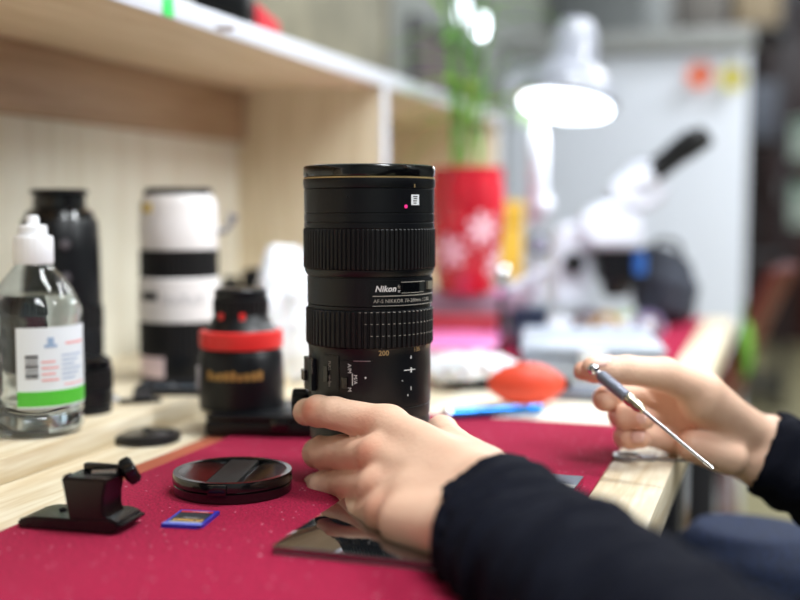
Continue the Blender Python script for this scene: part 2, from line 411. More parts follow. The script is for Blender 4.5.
# barrels
lo_('front_cap', [(.0425, zl(178)), (.0434, zl(177.6)), (.0438, zl(175)), (.0438, zl(170)), (.0432, zl(167.6)), (.0415, zl(166.6)), (.030, zl(166.4)), (.029, zl(167)), (.001, zl(167))], M['black_gloss'], lens, 96)
lo_('gold_ring', [(.0430, zl(180)), (.04375, zl(179.7)), (.04375, zl(178.6)), (.0430, zl(178.2))], M['gold'], lens, 96)
lo_('front_barrel', [(.0425, zl(229)), (.0434, zl(227)), (.0434, zl(222.8)), (.0430, zl(222.4)), (.0430, zl(221.6)), (.0434, zl(221.2)), (.0434, zl(213.8)), (.0429, zl(213.4)), (.0429, zl(212.6)), (.0433, zl(212.2)),
     (.0433, zl(190)), (.0429, zl(189.5)), (.0434, zl(189)), (.0440, zl(184)), (.0437, zl(180.1)), (.0425, zl(180))], M['black'], lens, 96)
def ring(name, z0, z1, r, n, depth, m, rows=None):
    seg = n * 6; V = []; Fc = []
    prof = [(r - depth * 1.6, z0), (r - depth * .4, z0 + .0004), (r, z0 + .0010), (r, z1 - .0010), (r - depth * .4, z1 - .0004), (r - depth * 1.6, z1)]
    for i, (rr, z) in enumerate(prof):
        for k in range(seg):
            ph = k % 6; g = depth if ph in (0, 1) else 0
            if i in (0, 5): g = 0
            t = 2 * PI * k / seg; V.append(((rr - g) * math.cos(t), (rr - g) * math.sin(t), z))
    for i in range(len(prof) - 1):
        for k in range(seg):
            a = i * seg + k; b = i * seg + (k + 1) % seg; Fc.append((a, b, b + seg, a + seg))
    return mesh_obj(name, V, Fc, m, lens, 25)
ring('focus_ring', zl(267), zl(227.5), .0440, 90, .0010, M['black_soft'])
ring('zoom_ring', zl(341.5), zl(305.5), .0427, 72, .0011, M['black_soft'])
lo_('middle_barrel', [(.0405, zl(306.5)), (.0412, zl(305)), (.0412, zl(302.2)), (.0407, zl(301.8)), (.0414, zl(301.2)), (.0416, zl(275)), (.0412, zl(274.6)), (.0412, zl(273.6)), (.0420, zl(273)), (.0432, zl(269)), (.0432, zl(267)), (.042, zl(266))], M['black'], lens, 96)
lo_('rear_barrel', [(.039, zl(412)), (.0405, zl(411)), (.0408, zl(400.5)), (.0403, zl(400)), (.0408, zl(399.4)), (.0410, zl(396)), (.0411, zl(362)), (.0408, zl(350)), (.0412, zl(344)), (.0418, zl(341.5)), (.040, zl(340.5))], M['black'], lens, 96)
lo_('tripod_collar', [(.0385, zl(436)), (.0404, zl(435)), (.0404, zl(416)), (.0398, zl(414)), (.0398, zl(411.5)), (.038, zl(411))], M['black'], lens, 96)
lo_('mount_barrel', [(.0290, zl(486)), (.0300, zl(484)), (.0302, zl(462)), (.0316, zl(455)), (.0335, zl(446)), (.0380, zl(437)), (.038, zl(435))], M['black'], lens, 72)
lo_('rear_cap', [(.0290, 0), (.0312, .001), (.0316, .004), (.0316, zl(486) - .001), (.0300, zl(486) + .0005), (.028, zl(486) + .0007)], M['black_soft'], lens, 90, ripple=lambda i, k, t: -.0008 if (k % 6 < 2 and 1 < i < 4) else 0)
def onlens(V, R, th0, z0, up=0):
    """wrap flat text (x right, y up) onto the barrel; th0 degrees to the right of the side facing the camera"""
    out = []
    for v in V:
        if up: x, y = v.y, -v.x
        else: x, y = v.x, v.y
        th = math.radians(th0) + x / R; out.append(((R) * math.sin(th), -(R) * math.cos(th), z0 + y))
    return out
def lens_text(s, size, th, z, R, m, name='lettering', up=0, bold=0, spacing=1.0, par=lens, shear=0, align='LEFT'):
    if s in ('200', '135', '105'): R = .0421
    V, Fc = text_geo(s, size, bold, align, spacing, shear); V = onlens(V, R, th, z, up)
    return mesh_obj(name, V, Fc, m, par, 0)
def patch(R0, R1, th0, th1, z0, z1, n=16):
    V = []; Fc = []
    for i in range(n + 1):
        th = math.radians(th0 + (th1 - th0) * i / n); s, c = math.sin(th), -math.cos(th)
        for (R, z) in ((R0, z0), (R1, z0), (R1, z1), (R0, z1)): V.append((R * s, R * c, z))
    for i in range(n):
        for k in range(4):
            a = i * 4 + k; b = i * 4 + (k + 1) % 4; Fc.append((a, b, b + 4, a + 4))
    Fc += [(3, 2, 1, 0), (4 * n, 4 * n + 1, 4 * n + 2, 4 * n + 3)]
    return V, Fc
def zf(py, px=385):
    return .933 - (py - 211) / F_PX * (.745 - .042 * math.sqrt(max(0, 1 - ((px - 369.5) / 62.5) ** 2))) - ZP
def px_th(px, R=.0415): return math.degrees(math.asin(max(-1, min(1, (px - 369.5) / 1.494 / 1000 / R))))
RB = .0418
# distance window block and name plate
bm_V, bm_F = patch(.040, .0424, px_th(372), 100, zl(301.6), zl(276.5))
pl = mesh_obj('name_plate', bm_V, bm_F, M['black'], lens, 30)
V, Fc = merge([patch(.0424, .0427, px_th(374), 78, zf(296.3), zf(295.4)), patch(.0424, .0426, px_th(374), 78, zf(306.0), zf(305.4))])
mesh_obj('plate_line', V, Fc, M['print_dim'], pl, 0)
lens_text('Nikon', .0053, px_th(376.3, .0425), zf(291.3), .0426, M['print'], 'lettering', 0, .00018, 1.05, pl, .25)
lens_text('AF-S NIKKOR 70-200mm 1:2.8G', .0032, px_th(375, .0425), zf(302.6), .0426, M['print_dim'], 'lettering', 0, .00003, 1.06, pl)
V, Fc = patch(.0424, .0431, px_th(400.5, .0425), px_th(423.5, .0425), zf(293.3), zf(282)); wd = mesh_obj('window_frame', V, Fc, M['black_gloss'], pl, 30)
V, Fc = patch(.0430, .0432, px_th(402, .0425), px_th(422, .0425), zf(292.3), zf(283)); mesh_obj('distance_window', V, Fc, M['glass_dark'], wd, 0)
V, Fc = merge([patch(.0431, .0433, px_th(400.5, .0425), px_th(423, .0425), zf(282.6), zf(281.9)), patch(.0431, .0433, px_th(401, .0425), px_th(422, .0425), zf(293.4), zf(292.9))])
mesh_obj('window_line', V, Fc, M['print_dim'], wd, 0)
lens_text('ft', .0034, px_th(397.8, .0425), zf(288.5), .0427, M['print_dim'], 'lettering', par=pl); lens_text('m', .0034, px_th(397.8, .0425), zf(292.8), .0427, M['print'], 'lettering', par=pl)
V, Fc = patch(.0424, .0440, px_th(425.5, .0425), px_th(430, .0425), zf(291), zf(283)); mesh_obj('badge', V, Fc, mat('silver_badge', (170, 165, 150), .3, metal=.7), pl, 30)
# sticker, pink dot, index mark on the front barrel
V, Fc = patch(.0433, .04355, px_th(410.8, .0435), px_th(418.3, .0435), zf(205), zf(194.5), 6)
st = mesh_obj('sticker', V, Fc, mat('white_sticker', (232, 236, 240), .5), lens, 0); tag(st, 'small white square sticker')
for i, zz in enumerate((196.5, 198.6, 200.8, 203)):
    V, Fc = patch(.04355, .04362, px_th(412.6 + .4 * (i % 2), .0435), px_th(416.6 - .3 * i, .0435), zf(zz + .55), zf(zz - .45), 3); mesh_obj('sticker_mark', V, Fc, M['leg'], st, 0)
th = math.radians(px_th(405.7, .0435)); lo_('pink_dot', [(.0012, -.0002), (.0012, .0003), (.0001, .0004)], mat('pink_dot', (255, 60, 150), .4, emit=.2), lens, 16,
    M=Matrix.Translation((.0434 * math.sin(th), -.0434 * math.cos(th), zf(206.5))) @ Matrix.Rotation(th, 4, 'Z') @ Matrix.Rotation(PI / 2, 4, 'X'))
V, Fc = patch(.0434, .0438, px_th(413.3, .0435), px_th(414.3, .0435), zf(187.5), zf(183.5), 2); mesh_obj('index_mark', V, Fc, M['gold'], lens, 0)
th = math.radians(px_th(351.5, .0435)); lo_('screw', [(.0009, -.0002), (.0008, .0002), (.0001, .0001)], M['black_gloss'], lens, 12,
    M=Matrix.Translation((.0434 * math.sin(th), -.0434 * math.cos(th), zf(197))) @ Matrix.Rotation(th, 4, 'Z') @ Matrix.Rotation(PI / 2, 4, 'X'))
# pale worn dashes across the ribs of the zoom ring, three rows
parts = []
for row, py in enumerate((312.3, 324, 336)):
    for k in range(72):
        th = 360 * (k + .667) / 72
        a = ((th + 180) % 360) - 180
        if -8 + row * 5 < a < 85: parts.append(patch(.0427, .04286, a - .95, a + .95, zf(py + .3), zf(py - .3), 1))
V, Fc = merge(parts); mesh_obj('ring_mark', V, Fc, M['print_dim'], lens, 0)
# focal lengths
lens_text('200', .0046, px_th(379.5), zf(355.6), .0411, M['print_gold'], bold=.0001)
lens_text('135', .0042, px_th(412.5), zf(353.6), .0411, M['print_gold'])
lens_text('105', .0040, px_th(424.5), zf(352.2), .0411, M['print_gold'])
parts = [patch(.0411, .0413, px_th(411) - .4, px_th(411) + .4, zf(361), zf(357.5), 1), patch(.0411, .0413, px_th(411) - .4, px_th(411) + .4, zf(393), zf(389.5), 1),
         patch(.0411, .0413, px_th(408) - .4, px_th(408) + .4, zf(399), zf(397), 1), patch(.0411, .0413, px_th(404), px_th(415), zf(372.6), zf(371.8), 3), patch(.0411, .0413, px_th(410.5), px_th(411.8), zf(375), zf(370), 1),
         patch(.0411, .0413, px_th(402), px_th(403), zf(383), zf(382.2), 1)]
V, Fc = merge(parts); mesh_obj('index_line', V, Fc, M['print'], lens, 0)
# switch panels: raised block on the left, flat panel, rounded panel with A/M switch
def panel(th0, th1, z0, z1, hgt, m=M['black']):
    V, Fc = patch(.040, .0411 + hgt, th0, th1, z0, z1, 8); o = mesh_obj('switch_panel', V, Fc, m, lens, 30); return o
p1 = panel(-84, px_th(317), zl(386), zl(355), .0030); p2 = panel(px_th(326.5), px_th(341.5), zf(392), zf(357), .0006, M['black']); p3 = panel(px_th(343), px_th(374), zf(393), zf(361), .0007)
V, Fc = patch(.0438, .0462, -80, -68, zl(377), zl(367), 3); mesh_obj('switch', V, Fc, M['black_gloss'], p1, 30)
V, Fc = patch(.0416, .0432, px_th(328), px_th(331.5), zf(384), zf(368), 3); mesh_obj('switch', V, Fc, M['black_gloss'], p2, 30)
V, Fc = patch(.0417, .0436, px_th(345.5), px_th(350.5), zf(389), zf(378), 3); mesh_obj('switch', V, Fc, M['black_gloss'], p3, 30)
lens_text('FULL', .0030, px_th(331.5), zf(362.5), .0419, M['print_dim'], up=1, par=p2); lens_text('\u221e-5m', .0030, px_th(331.5), zf(377), .0419, M['print_dim'], up=1, par=p2)
lens_text('ON OFF', .0030, -58, zf(361), .0443, M['print_dim'], up=1, par=p1)
lens_text('A/M', .0036, px_th(350.5), zf(364), .0420, M['print'], up=1, par=p3); lens_text('M/A', .0036, px_th(356), zf(375), .0420, M['print'], up=1, par=p3); lens_text('M', .0036, px_th(350.5), zf(388), .0420, M['print'], up=1, par=p3)
V, Fc = merge([patch(.0418, .0420, px_th(354.5), px_th(355.2), zf(386), zf(374), 1), patch(.0418, .0420, px_th(366.5), px_th(368), zf(379), zf(377), 1)]); mesh_obj('switch_line', V, Fc, M['print'], p3, 0)
V, Fc = patch(.0417, .0421, px_th(356), px_th(372), zf(361.6), zf(360.7), 5); mesh_obj('panel_edge', V, Fc, M['steel'], p3, 0)
# tripod collar locking knob on the left
MK = Matrix.Translation((-.0435, .010, zl(406))) @ Matrix.Rotation(-PI / 2, 4, 'Y')
lo_('locking_knob', [(.006, -.010), (.006, -.002), (.0085, -.0015), (.0098, 0), (.0098, .0085), (.0088, .0095), (.001, .0098)], M['black_soft'], lens, 60, ripple=lambda i, k, t: -.0006 if (k % 5 < 2 and 2 < i < 5) else 0, M=MK)

# glossy glass plate under the lens
pc = [(272, 545), (585, 476)]
a = gnd(272, 545, ZP); b_ = gnd(584, 476, ZP)
x0, x1 = a.x, b_.x; y0, y1 = a.y, b_.y
pg = mat('dark_glass_plate', (16, 19, 22), .035, coat=1, spec=1.0, ior=1.8)
t = thing('glass_plate', ((x0 + x1) / 2, (y0 + y1) / 2, ZM), 'dark glossy mirror-like glass plate lying under the standing zoom lens', 'glass plate')
hx, hy = abs(x1 - x0) / 2, abs(y1 - y0) / 2
bx('glass', (-hx, -hy, .0012), (hx, hy, .005), pg, t, .0006, 2)
bx('backing', (-hx + .0008, -hy + .0008, 0), (hx - .0008, hy - .0008, .0012), mat('grey_backing', (150, 150, 152), .4), t, .0002)

# ================================================================= LENS CAP, SMALL CAP, CARD, TRIPOD FOOT
def lens_cap(name, c, r, h, label, rz=0, m=None, band=.30):
    m = m or M['black_gloss']
    t = thing(name, c, label, 'lens cap', rz)
    lo_('rim', [(r * .95, 0), (r * .985, .0006), (r * .985, h * .45), (r * .965, h * .5), (r * 1.0, h * .56), (r, h * .86), (r * .985, h), (r * .90, h), (r * .89, h * .75), (r * .01, h * .70)], m, t, 96)
    bxm = mat('cap_band', (16, 16, 18), .5, bump=.3, bscale=2000)
    # fixed centre bar, slightly recessed, and two sloping pinch pads
    def seg_pad(sgn):
        n = 28; V = []; Fc = []; R = r * .895; y0 = r * band
        a0 = math.asin(y0 / R)
        ang = [a0 + (PI - 2 * a0) * i / n for i in range(n + 1)]
        rows = 7
        for i in range(n + 1):
            xo = R * math.cos(ang[i]); yo = R * math.sin(ang[i])
            for j in range(rows):
                f = j / (rows - 1); y = y0 + (yo - y0) * f
                z = h * 1.00 - h * .20 * (1 - (y - y0) / (R - y0)) ** 1.5
                V.append((xo, sgn * y, z))
        for i in range(n):
            for j in range(rows - 1):
                a = i * rows + j; Fc.append((a, a + rows, a + rows + 1, a + 1))
        base = len(V)
        for i in range(n + 1):
            V.append((V[i * rows][0], V[i * rows][1], h * .6))
        for i in range(n): Fc.append((base + i, base + i + 1, (i + 1) * rows, i * rows))
        if sgn < 0: Fc = [tuple(reversed(q)) for q in Fc]
        return mesh_obj('pinch_pad', V, Fc, m, t, 40)
    seg_pad(1); seg_pad(-1)
    bar = bx('centre_bar', (-r * .86, -r * band * .84, h * .6), (r * .86, r * band * .84, h * .93), bxm, t, .0008)
    for s in (-1, 1): bx('release_catch', (s * r * .97 - .003, -.006, h * .45), (s * r * .97 + .003, .006, h * .95), m, t, .0008)
    return t
c = gnd(233, 490, ZM); lens_cap('lens_cover', (c.x, c.y, ZM), .0385, .0135, 'large round black pinch lens cap on the red mat', math.radians(103))
c = gnd(147, 441, ZT); t = thing('lens_cover', (c.x, c.y, ZT), 'small round black lens cap on the bare wood beside the bottle', 'lens cap')
lo_('rim', [(.024, 0), (.0262, .0008), (.0268, .003), (.0262, .0062), (.0235, .0075)], M['black'], t, 64, cap=True)
lo_('dome', [(.0235, .0074), (.020, .0078), (.012, .0092), (.006, .0096), (.001, .0096)], M['black_gloss'], t, 48)
lo_('button', [(.0035, .0095), (.0035, .0108), (.001, .0112)], M['black_gloss'], t, 24)

# memory card
c = gnd(191, 521, ZM); t = thing('memory_card', (c.x, c.y, ZM), 'blue memory card with a dark printed label lying on the red mat', 'memory card', rz=math.radians(9))
bm = bmesh.new(); out = [(-.012, -.016), (.012, -.016), (.012, .0115), (.0108, .0118), (.0108, .0135), (.012, .0138), (.012, .016), (-.0085, .016), (-.012, .0125)]
out = [(-x, -y) for x, y in out]
vs = [bm.verts.new((x, y, 0)) for x, y in out]; f = bm.faces.new(vs); r = bmesh.ops.extrude_face_region(bm, geom=[f])
bmesh.ops.translate(bm, vec=(0, 0, .0021), verts=[g for g in r['geom'] if isinstance(g, bmesh.types.BMVert)])
card_m = mat('card_blue', (32, 40, 150), .35); bmo('card_body', bm, card_m, t, 30)
bx('card_ridge', (-.0118, -.0158, .002), (.0118, -.0118, .0026), mat('card_edge', (96, 110, 200), .3), t, .0002)
lb = bx('card_label', (-.0098, -.0112, .0020), (.0098, .0135, .0023), mat('card_label', (24, 30, 40), .4), t, 0)
bx('label_stripe', (-.0098, .0095, .0022), (.0098, .0130, .00245), mat('label_red', (180, 44, 60), .4), lb, 0)
bx('label_stripe', (-.0092, -.0110, .0022), (.0098, -.0100, .00245), M['print'], lb, 0)
text_flat('lettering', 'OFFICO', .0052, mat('card_yellow', (240, 190, 90), .4), lb, Matrix.Translation((.001, -.0088, .0026)), .0001)
text_flat('lettering', 'MEMORY', .0024, M['print'], lb, Matrix.Translation((.001, -.0028, .0026)))
text_flat('lettering', 'SDCARD', .0026, M['print'], lb, Matrix.Translation((.002, .0102, .0026)))

# removed tripod foot
c = gnd(78, 527, ZM); t = thing('tripod_foot', (c.x, c.y, ZM), 'black metal tripod foot detached from a lens, at the mat edge', 'tripod foot', rz=math.radians(4)); t.scale = (.92, .92, .92)
def extrude_xz(prof, y0, y1, bev=.0012):
    bm = bmesh.new(); vs = [bm.verts.new((x, y0, z)) for x, z in prof]; f = bm.faces.new(vs)
    r = bmesh.ops.extrude_face_region(bm, geom=[f]); bmesh.ops.translate(bm, vec=(0, y1 - y0, 0), verts=[g for g in r['geom'] if isinstance(g, bmesh.types.BMVert)])
    bmesh.ops.recalc_face_normals(bm, faces=bm.faces)
    bmesh.ops.bevel(bm, geom=list(bm.edges), offset=bev, segments=2, affect='EDGES'); return bm
bp_ = bmo('base_plate', extrude_xz([(-.035, .0005), (.030, .0005), (.034, .004), (.034, .008), (.026, .0105), (.001, .0085), (-.026, .008), (-.035, .0055)], -.012, .020), M['black_satin'], t)
lo_('screw_hole', [(.0022, -.0008), (.0024, .0004), (.0017, .0006), (.0012, -.0006)], M['black_soft'], bp_, 20).location = (-.014, .006, .0088)
bmo('block', extrude_xz([(.000, .008), (.0255, .0095), (.0235, .014), (.0238, .022), (.0262, .0335), (-.0045, .0335), (-.0022, .022), (-.0008, .014)], -.011, .013, .0009), M['black_satin'], t)
bm = bmesh.new(); box(bm, (-.002, -.0035, .033), (.0275, -.0110, .0345), .0006); bmo('front_rail', bm, M['black_satin'], t)
bm = bmesh.new(); box(bm, (-.000, .0075, .033), (.0275, .0125, .0385), .0008); bmo('rear_rail', bm, M['black_satin'], t)
tb('screw_shaft', [(.010, .002, .0340), (.026, .0035, .0352)], .0022, M['steel'], t)
MK = Matrix.Translation((.0300, .010, .0345)) @ Matrix.Rotation(math.radians(38), 4, 'Z') @ Matrix.Rotation(math.radians(62), 4, 'Y')
lo_('clamp_knob', [(.004, -.004), (.0088, -.0025), (.0094, 0), (.0090, .0035), (.007, .005), (.0005, .0052)], M['black_satin'], t, 60, ripple=lambda i, k, th: -.0022 * (.5 + .5 * math.cos(5 * th)) if 0 < i < 5 else 0, M=MK)
bm = bmesh.new(); box(bm, (.0205, -.0108, .0105), (.0345, .0195, .0128), .0008, 2, Matrix.Rotation(math.radians(10), 4, 'Y')); bmo('toe', bm, M['black_satin'], t)

# ================================================================= BOTTLE
c = gz(38, .835, ZT + .018); ZB = ZT + .018
t = thing('spray_bottle', (c.x, c.y, ZB), 'clear plastic bottle with white dispenser cap and green-striped label on the shelf board', 'bottle', rz=math.radians(18.74))
glass = mat('clear_plastic', (240, 246, 250), .02, trans=1, ior=1.38)
water = mat('water', (250, 253, 255), 0, trans=1, ior=1.33)
rb = .0338
prof = [(.010, .003), (.024, .0), (.031, .0015), (.0338, .006), (.0338, .013), (.0322, .0155), (.0338, .018), (.0338, .024), (.0331, .026), (.0331, .085), (.0338, .088), (.0337, .092), (.0315, .099), (.0270, .108), (.0215, .1155), (.0165, .121), (.0135, .125), (.0130, .131)]
inner = [(max(r - .0009, .0005), z + (.0009 if i < 3 else 0)) for i, (r, z) in enumerate(prof)]
def ribs(i, k, th):
    a = math.degrees(math.atan2(math.sin(th - PI * 1.12), math.cos(th - PI * 1.12)))
    return -.0022 * (1 if (i % 2 == 0) else 0) if abs(a) < 40 and 7 < i < 12 else 0
pr2 = prof[:9]
for i in range(9): pr2.append((.0331, .026 + .0066 * i)); 
pr2 += prof[9:]
def ribs(i, k, th):
    d = math.cos(th - PI * 1.17)
    return -.0022 * ((i % 2)) * (1 if d > .80 else 0) if 9 <= i <= 17 else 0
V1, F1 = lathe(pr2, 72, ribs, False); V2, F2 = lathe([(max(r - .0009, .0005), z + (.0009 if i < 3 else 0)) for i, (r, z) in enumerate(pr2)], 72, ribs, False)
F2 = [tuple(reversed(f)) for f in F2]; n1 = len(V1); nn = len(pr2)
FF = F1 + [tuple(i + n1 for i in f) for f in F2]
for k in range(72):
    a = (nn - 1) * 72 + k; b = (nn - 1) * 72 + (k + 1) % 72; FF.append((a, b, b + n1, a + n1))
FF.append(tuple(reversed(range(72)))); FF.append(tuple(i + n1 for i in range(72)))
mesh_obj('bottle_body', V1 + V2, FF, glass, t, 60)
lo_('liquid', [(r - .00095 if i else r, z + .0012) for i, (r, z) in enumerate(inner[:13])][:-1] + [(.0262, .1035), (.001, .1035)], water, t, 72, smooth=60)
cp = lo_('dispenser_cap', [(.0140, .126), (.0146, .127), (.0146, .144), (.0138, .1465), (.0105, .147), (.0103, .1535), (.0095, .1545), (.0048, .155), (.0045, .160), (.0038, .1615), (.001, .162)], M['white_plastic'], t, 60, ripple=lambda i, k, th: -.0004 if (k % 3 == 0 and i in (1, 2)) else 0)
def bpatch(R, px0, px1, z0, z1, n=14):
    f = lambda px: 18 + math.degrees(math.asin(max(-1, min(1, (px - 38) / F_PX * .82 / rb))))
    return patch(R - .0002, R, f(px0), f(px1), z0, z1, n)
zb = lambda py: .933 - (py - 211) / F_PX * .815 - ZB
V, Fc = bpatch(rb + .0003, 20, 85, zb(405), zb(325)); lab = mesh_obj('label', V, Fc, mat('bottle_label', (226, 234, 240), .45), t, 30)
V, Fc = bpatch(rb + .0005, 20, 85, zb(403), zb(388)); mesh_obj('label_stripe', V, Fc, mat('label_green', (84, 190, 60), .45), lab, 0); 
parts = [bpatch(rb + .0005, 28 + .0, 40, zb(352 + i * 3.1 + (1.3 if i % 3 else 2.2)), zb(352 + i * 3.1), 3) for i in range(8)]
V, Fc = merge(parts); mesh_obj('barcode', V, Fc, M['leg'], lab, 0)
lr = mat('label_red_print', (232, 170, 170), .5); lblu = mat('label_blue_print', (150, 175, 205), .5)
parts = [bpatch(rb + .0005, 43, 56 + (i % 2) * 3, zb(358 + i * 6 + 2), zb(358 + i * 6), 3) for i in range(4)] + [bpatch(rb + .0005, 66, 82, zb(343), zb(340.5), 4), bpatch(rb + .0005, 64, 82, zb(383.5), zb(382), 4)]
V, Fc = merge(parts); mesh_obj('label_print', V, Fc, lr, lab, 0)
parts = [bpatch(rb + .0005, 62, 80 - (i % 3) * 3, zb(353 + i * 4.6 + 1.4), zb(353 + i * 4.6), 3) for i in range(6)] + [bpatch(rb + .0005, 46, 58, zb(345), zb(342), 4), bpatch(rb + .0005, 49, 55, zb(342), zb(335), 4)]
V, Fc = merge(parts); mesh_obj('label_print', V, Fc, lblu, lab, 0)

# ================================================================= OTHER LENSES (blurred, left)
def simple_lens(name, px, D, z, parts, label, seg=72, cat='camera lens'):
    c = gz(px, D, z); t = thing(name, (c.x, c.y, z), label, cat, rz=math.radians(18.74)); H = lambda py: max(0, .933 - (py - 211) / F_PX * D - z)
    for nm, m, prof, *rest in parts:
        pr = [(r / F_PX * D, H(y)) for r, y in prof]
        if rest: lo_(nm, pr, m, t, rest[0] * 5, ripple=lambda i, k, th, L=len(pr): -.0009 if (k % 5 < 2 and 0 < i < L - 1) else 0)
        else: lo_(nm, pr, m, t, seg)
    return t, H
ivory = mat('ivory_enamel', (226, 222, 222), .4)
ZB = ZT + .018
t, H = simple_lens('telephoto_lens', 181, 1.10, ZB, [
    ('rear_barrel', M['black'], [(36, 384), (38, 383), (39, 352), (39.5, 350)]),
    ('white_label_band', ivory, [(39.6, 372), (39.9, 371), (39.9, 352), (39.6, 351)]) if False else ('rear_ring', M['black_soft'], [(37, 352), (40, 351), (40, 319), (38, 318)], 44),
    ('lower_barrel', ivory, [(38, 319), (40, 318), (41, 300), (39.5, 277), (38, 275.5)]),
    ('zoom_ring', M['black_soft'], [(37, 276.5), (38.5, 276), (38.5, 249), (37, 248.5)], 44),
    ('upper_barrel', ivory, [(37, 249), (38, 248), (38.6, 224), (37.8, 222), (37.8, 205), (35, 198), (33, 195)]),
    ('front_cap', M['black_soft'], [(30, 196), (33.5, 195), (33, 190), (30, 188.5), (1, 188)])],
    'white and black telephoto lens standing at the back of the shelf board')
V, Fc = patch(.0392, .0400, -62, -12, H(372), H(352), 10); mesh_obj('paper_label', V, Fc, mat('pink_white_label', (222, 200, 205), .6), t, 0)
V, Fc = patch(.0380, .0406, -50, -20, H(297), H(289), 6); mesh_obj('switch', V, Fc, M['black'], t, 30)
V, Fc = patch(.0374, .0384, -50, -30, H(212), H(204), 6); mesh_obj('gold_badge', V, Fc, mat('gold_badge', (226, 196, 90), .4), t, 0)
V, Fc = merge([patch(.0395, .0409, -10 + i * 12, -3 + i * 12, H(301), H(291 + (i % 2) * 3), 2) for i in range(5)]); mesh_obj('faint_print', V, Fc, mat('faint_print', (190, 188, 190), .6), t, 0)
tb('strap_lug', [(.036, .0, H(232)), (.046, 0, H(230)), (.052, 0, H(221)), (.054, 0, H(214))], [.003, .003, .004, .0055], mat('grey_lug', (150, 150, 155), .4), t)
t, H = simple_lens('telephoto_lens', 64, 1.0, ZB, [
    ('rear_barrel', M['black'], [(36, 376), (39, 375), (40, 330), (39, 327)]),
    ('zoom_ring', M['black_soft'], [(37, 328), (40, 327), (40, 305), (37, 304)], 40),
    ('middle_barrel', M['black'], [(37, 305), (38.5, 303), (38, 250), (36.5, 222), (35, 219)]),
    ('front_barrel', M['black_gloss'], [(33, 220), (34, 219), (32, 212), (25.5, 208), (25, 196), (27, 194)]),
    ('front_cap', M['black'], [(24, 195), (28, 194), (28, 191), (25, 189.5), (1, 189)])],
    'tall black telephoto lens standing behind the clear bottle')
for py in (243, 275):
    th = math.radians(23); lo_('collar_screw', [(.0035, -.001), (.0045, .001), (.004, .0025), (.001, .003)], mat('grey_screw', (96, 90, 96), .35, metal=.3), t, 24,
        M=Matrix.Translation((.0345 * math.sin(th), -.0345 * math.cos(th), H(py))) @ Matrix.Rotation(th, 4, 'Z') @ Matrix.Rotation(PI / 2, 4, 'X'))
simple_lens('camera_lens', 85, .915, ZB, [
    ('rear_cap', M['black_soft'], [(22, 417), (26, 415.5), (26.5, 405), (24, 403)], 30),
    ('barrel', M['black'], [(24, 404), (27, 402), (27.5, 388), (25, 386)]),
    ('focus_ring', M['black_soft'], [(25, 387), (28, 386), (28, 368), (25, 367)], 30),
    ('front_rim', M['black_gloss'], [(25, 368), (27, 366), (26, 358), (23, 356), (20, 358), (1, 360)])],
    'short black lens standing directly right of the clear bottle')
c = gz(242, .935, ZM)
# black tray
a = gnd(204, 436, ZM); b_ = gnd(330, 430, ZM)
t = thing('lens_case', (a.x + .0, a.y, ZM), 'flat black lens case lying under the red-ringed lens', 'case', rz=math.radians(12))
bx('case_base', (0, 0, 0), (.125, .085, .012), M['black_soft'], t, .003)
bx('case_lid', (.001, .001, .012), (.124, .084, .017), M['black'], t, .002)
bx('case_latch', (.055, -.002, .005), (.07, .001, .014), M['black_gloss'], t, .0008)
goldm = mat('gold_print', (190, 150, 84), .4, metal=.3)
t, H = simple_lens('camera_lens', 242, .935, ZM + .017, [
    ('rear_barrel', M['black'], [(40, 416), (42, 412), (42.5, 380), (41, 352), (38, 346)]),
    ('red_ring', M['red'], [(38, 346), (41, 345), (41.5, 336), (41, 329), (37, 328)]),
    ('upper_barrel', M['black'], [(37, 329), (31, 322), (27, 314), (26.5, 312)]),
    ('aperture_ring', M['black_soft'], [(24, 313), (27.5, 312), (27.5, 298), (25, 297)], 32),
    ('mount_cap', M['black'], [(24, 298), (26, 297), (26, 289), (24, 287), (1, 286.5)])],
    'black lens with a bright red ring standing behind the lens cap')
V, Fc = merge([patch(.0350, .0359, -42 + i * 9, -36 + i * 9, H(374), H(365 + (i * 7 % 4)), 2) for i in range(9)]); mesh_obj('gold_lettering', V, Fc, goldm, t, 0)
V, Fc = patch(.0350, .0360, -90, 90, H(409), H(406.5), 24); mesh_obj('gold_line', V, Fc, goldm, t, 0)
V, Fc = patch(.033, .0372, -84, -68, H(386), H(364), 4); mesh_obj('switch', V, Fc, mat('pale_switch', (190, 188, 195), .3), t, 0)
for a_ in (-42, 5):
    V, Fc = patch(.0228, .0239, a_, a_ + 12, H(318), H(310), 3); mesh_obj('red_mark', V, Fc, M['red'], t, 0)

# small parts on the shelf board, white bag, black body behind
c = gnd(140, 402, ZB); t = thing('hinge_clip', (c.x, c.y, ZB), 'small black metal clip lying on the shelf board', 'clip', rz=.6)
bx('plate', (-.018, -.007, 0), (.018, .007, .003), M['black'], t, .001); bx('jaw', (-.006, -.011, .003), (.010, .011, .008), M['leg'], t, .002)
tb('spring', spline([(-.018, 0, .0045), (-.024, .006, .006), (-.030, 0, .005), (-.024, -.006, .004), (-.018, 0, .0045)], 5), .0014, M['steel'], t, 8)
c = gnd(190, 392, ZB); t = thing('screw_tray', (c.x, c.y, ZB), 'shallow grey-blue parts tray in front of the white telephoto lens', 'tray', rz=.32)
bx('tray_floor', (-.045, -.022, 0), (.045, .022, .002), mat('blue_grey_tray', (138, 152, 164), .35), t, .0008)
for s in (-1, 1):
    bx('tray_side', (-.045, s * .022 - .001, 0), (.045, s * .022 + .001, .008), M['leg'], t, .0005); bx('tray_side', (s * .045 - .001, -.022, 0), (s * .045 + .001, .022, .008), M['leg'], t, .0005)
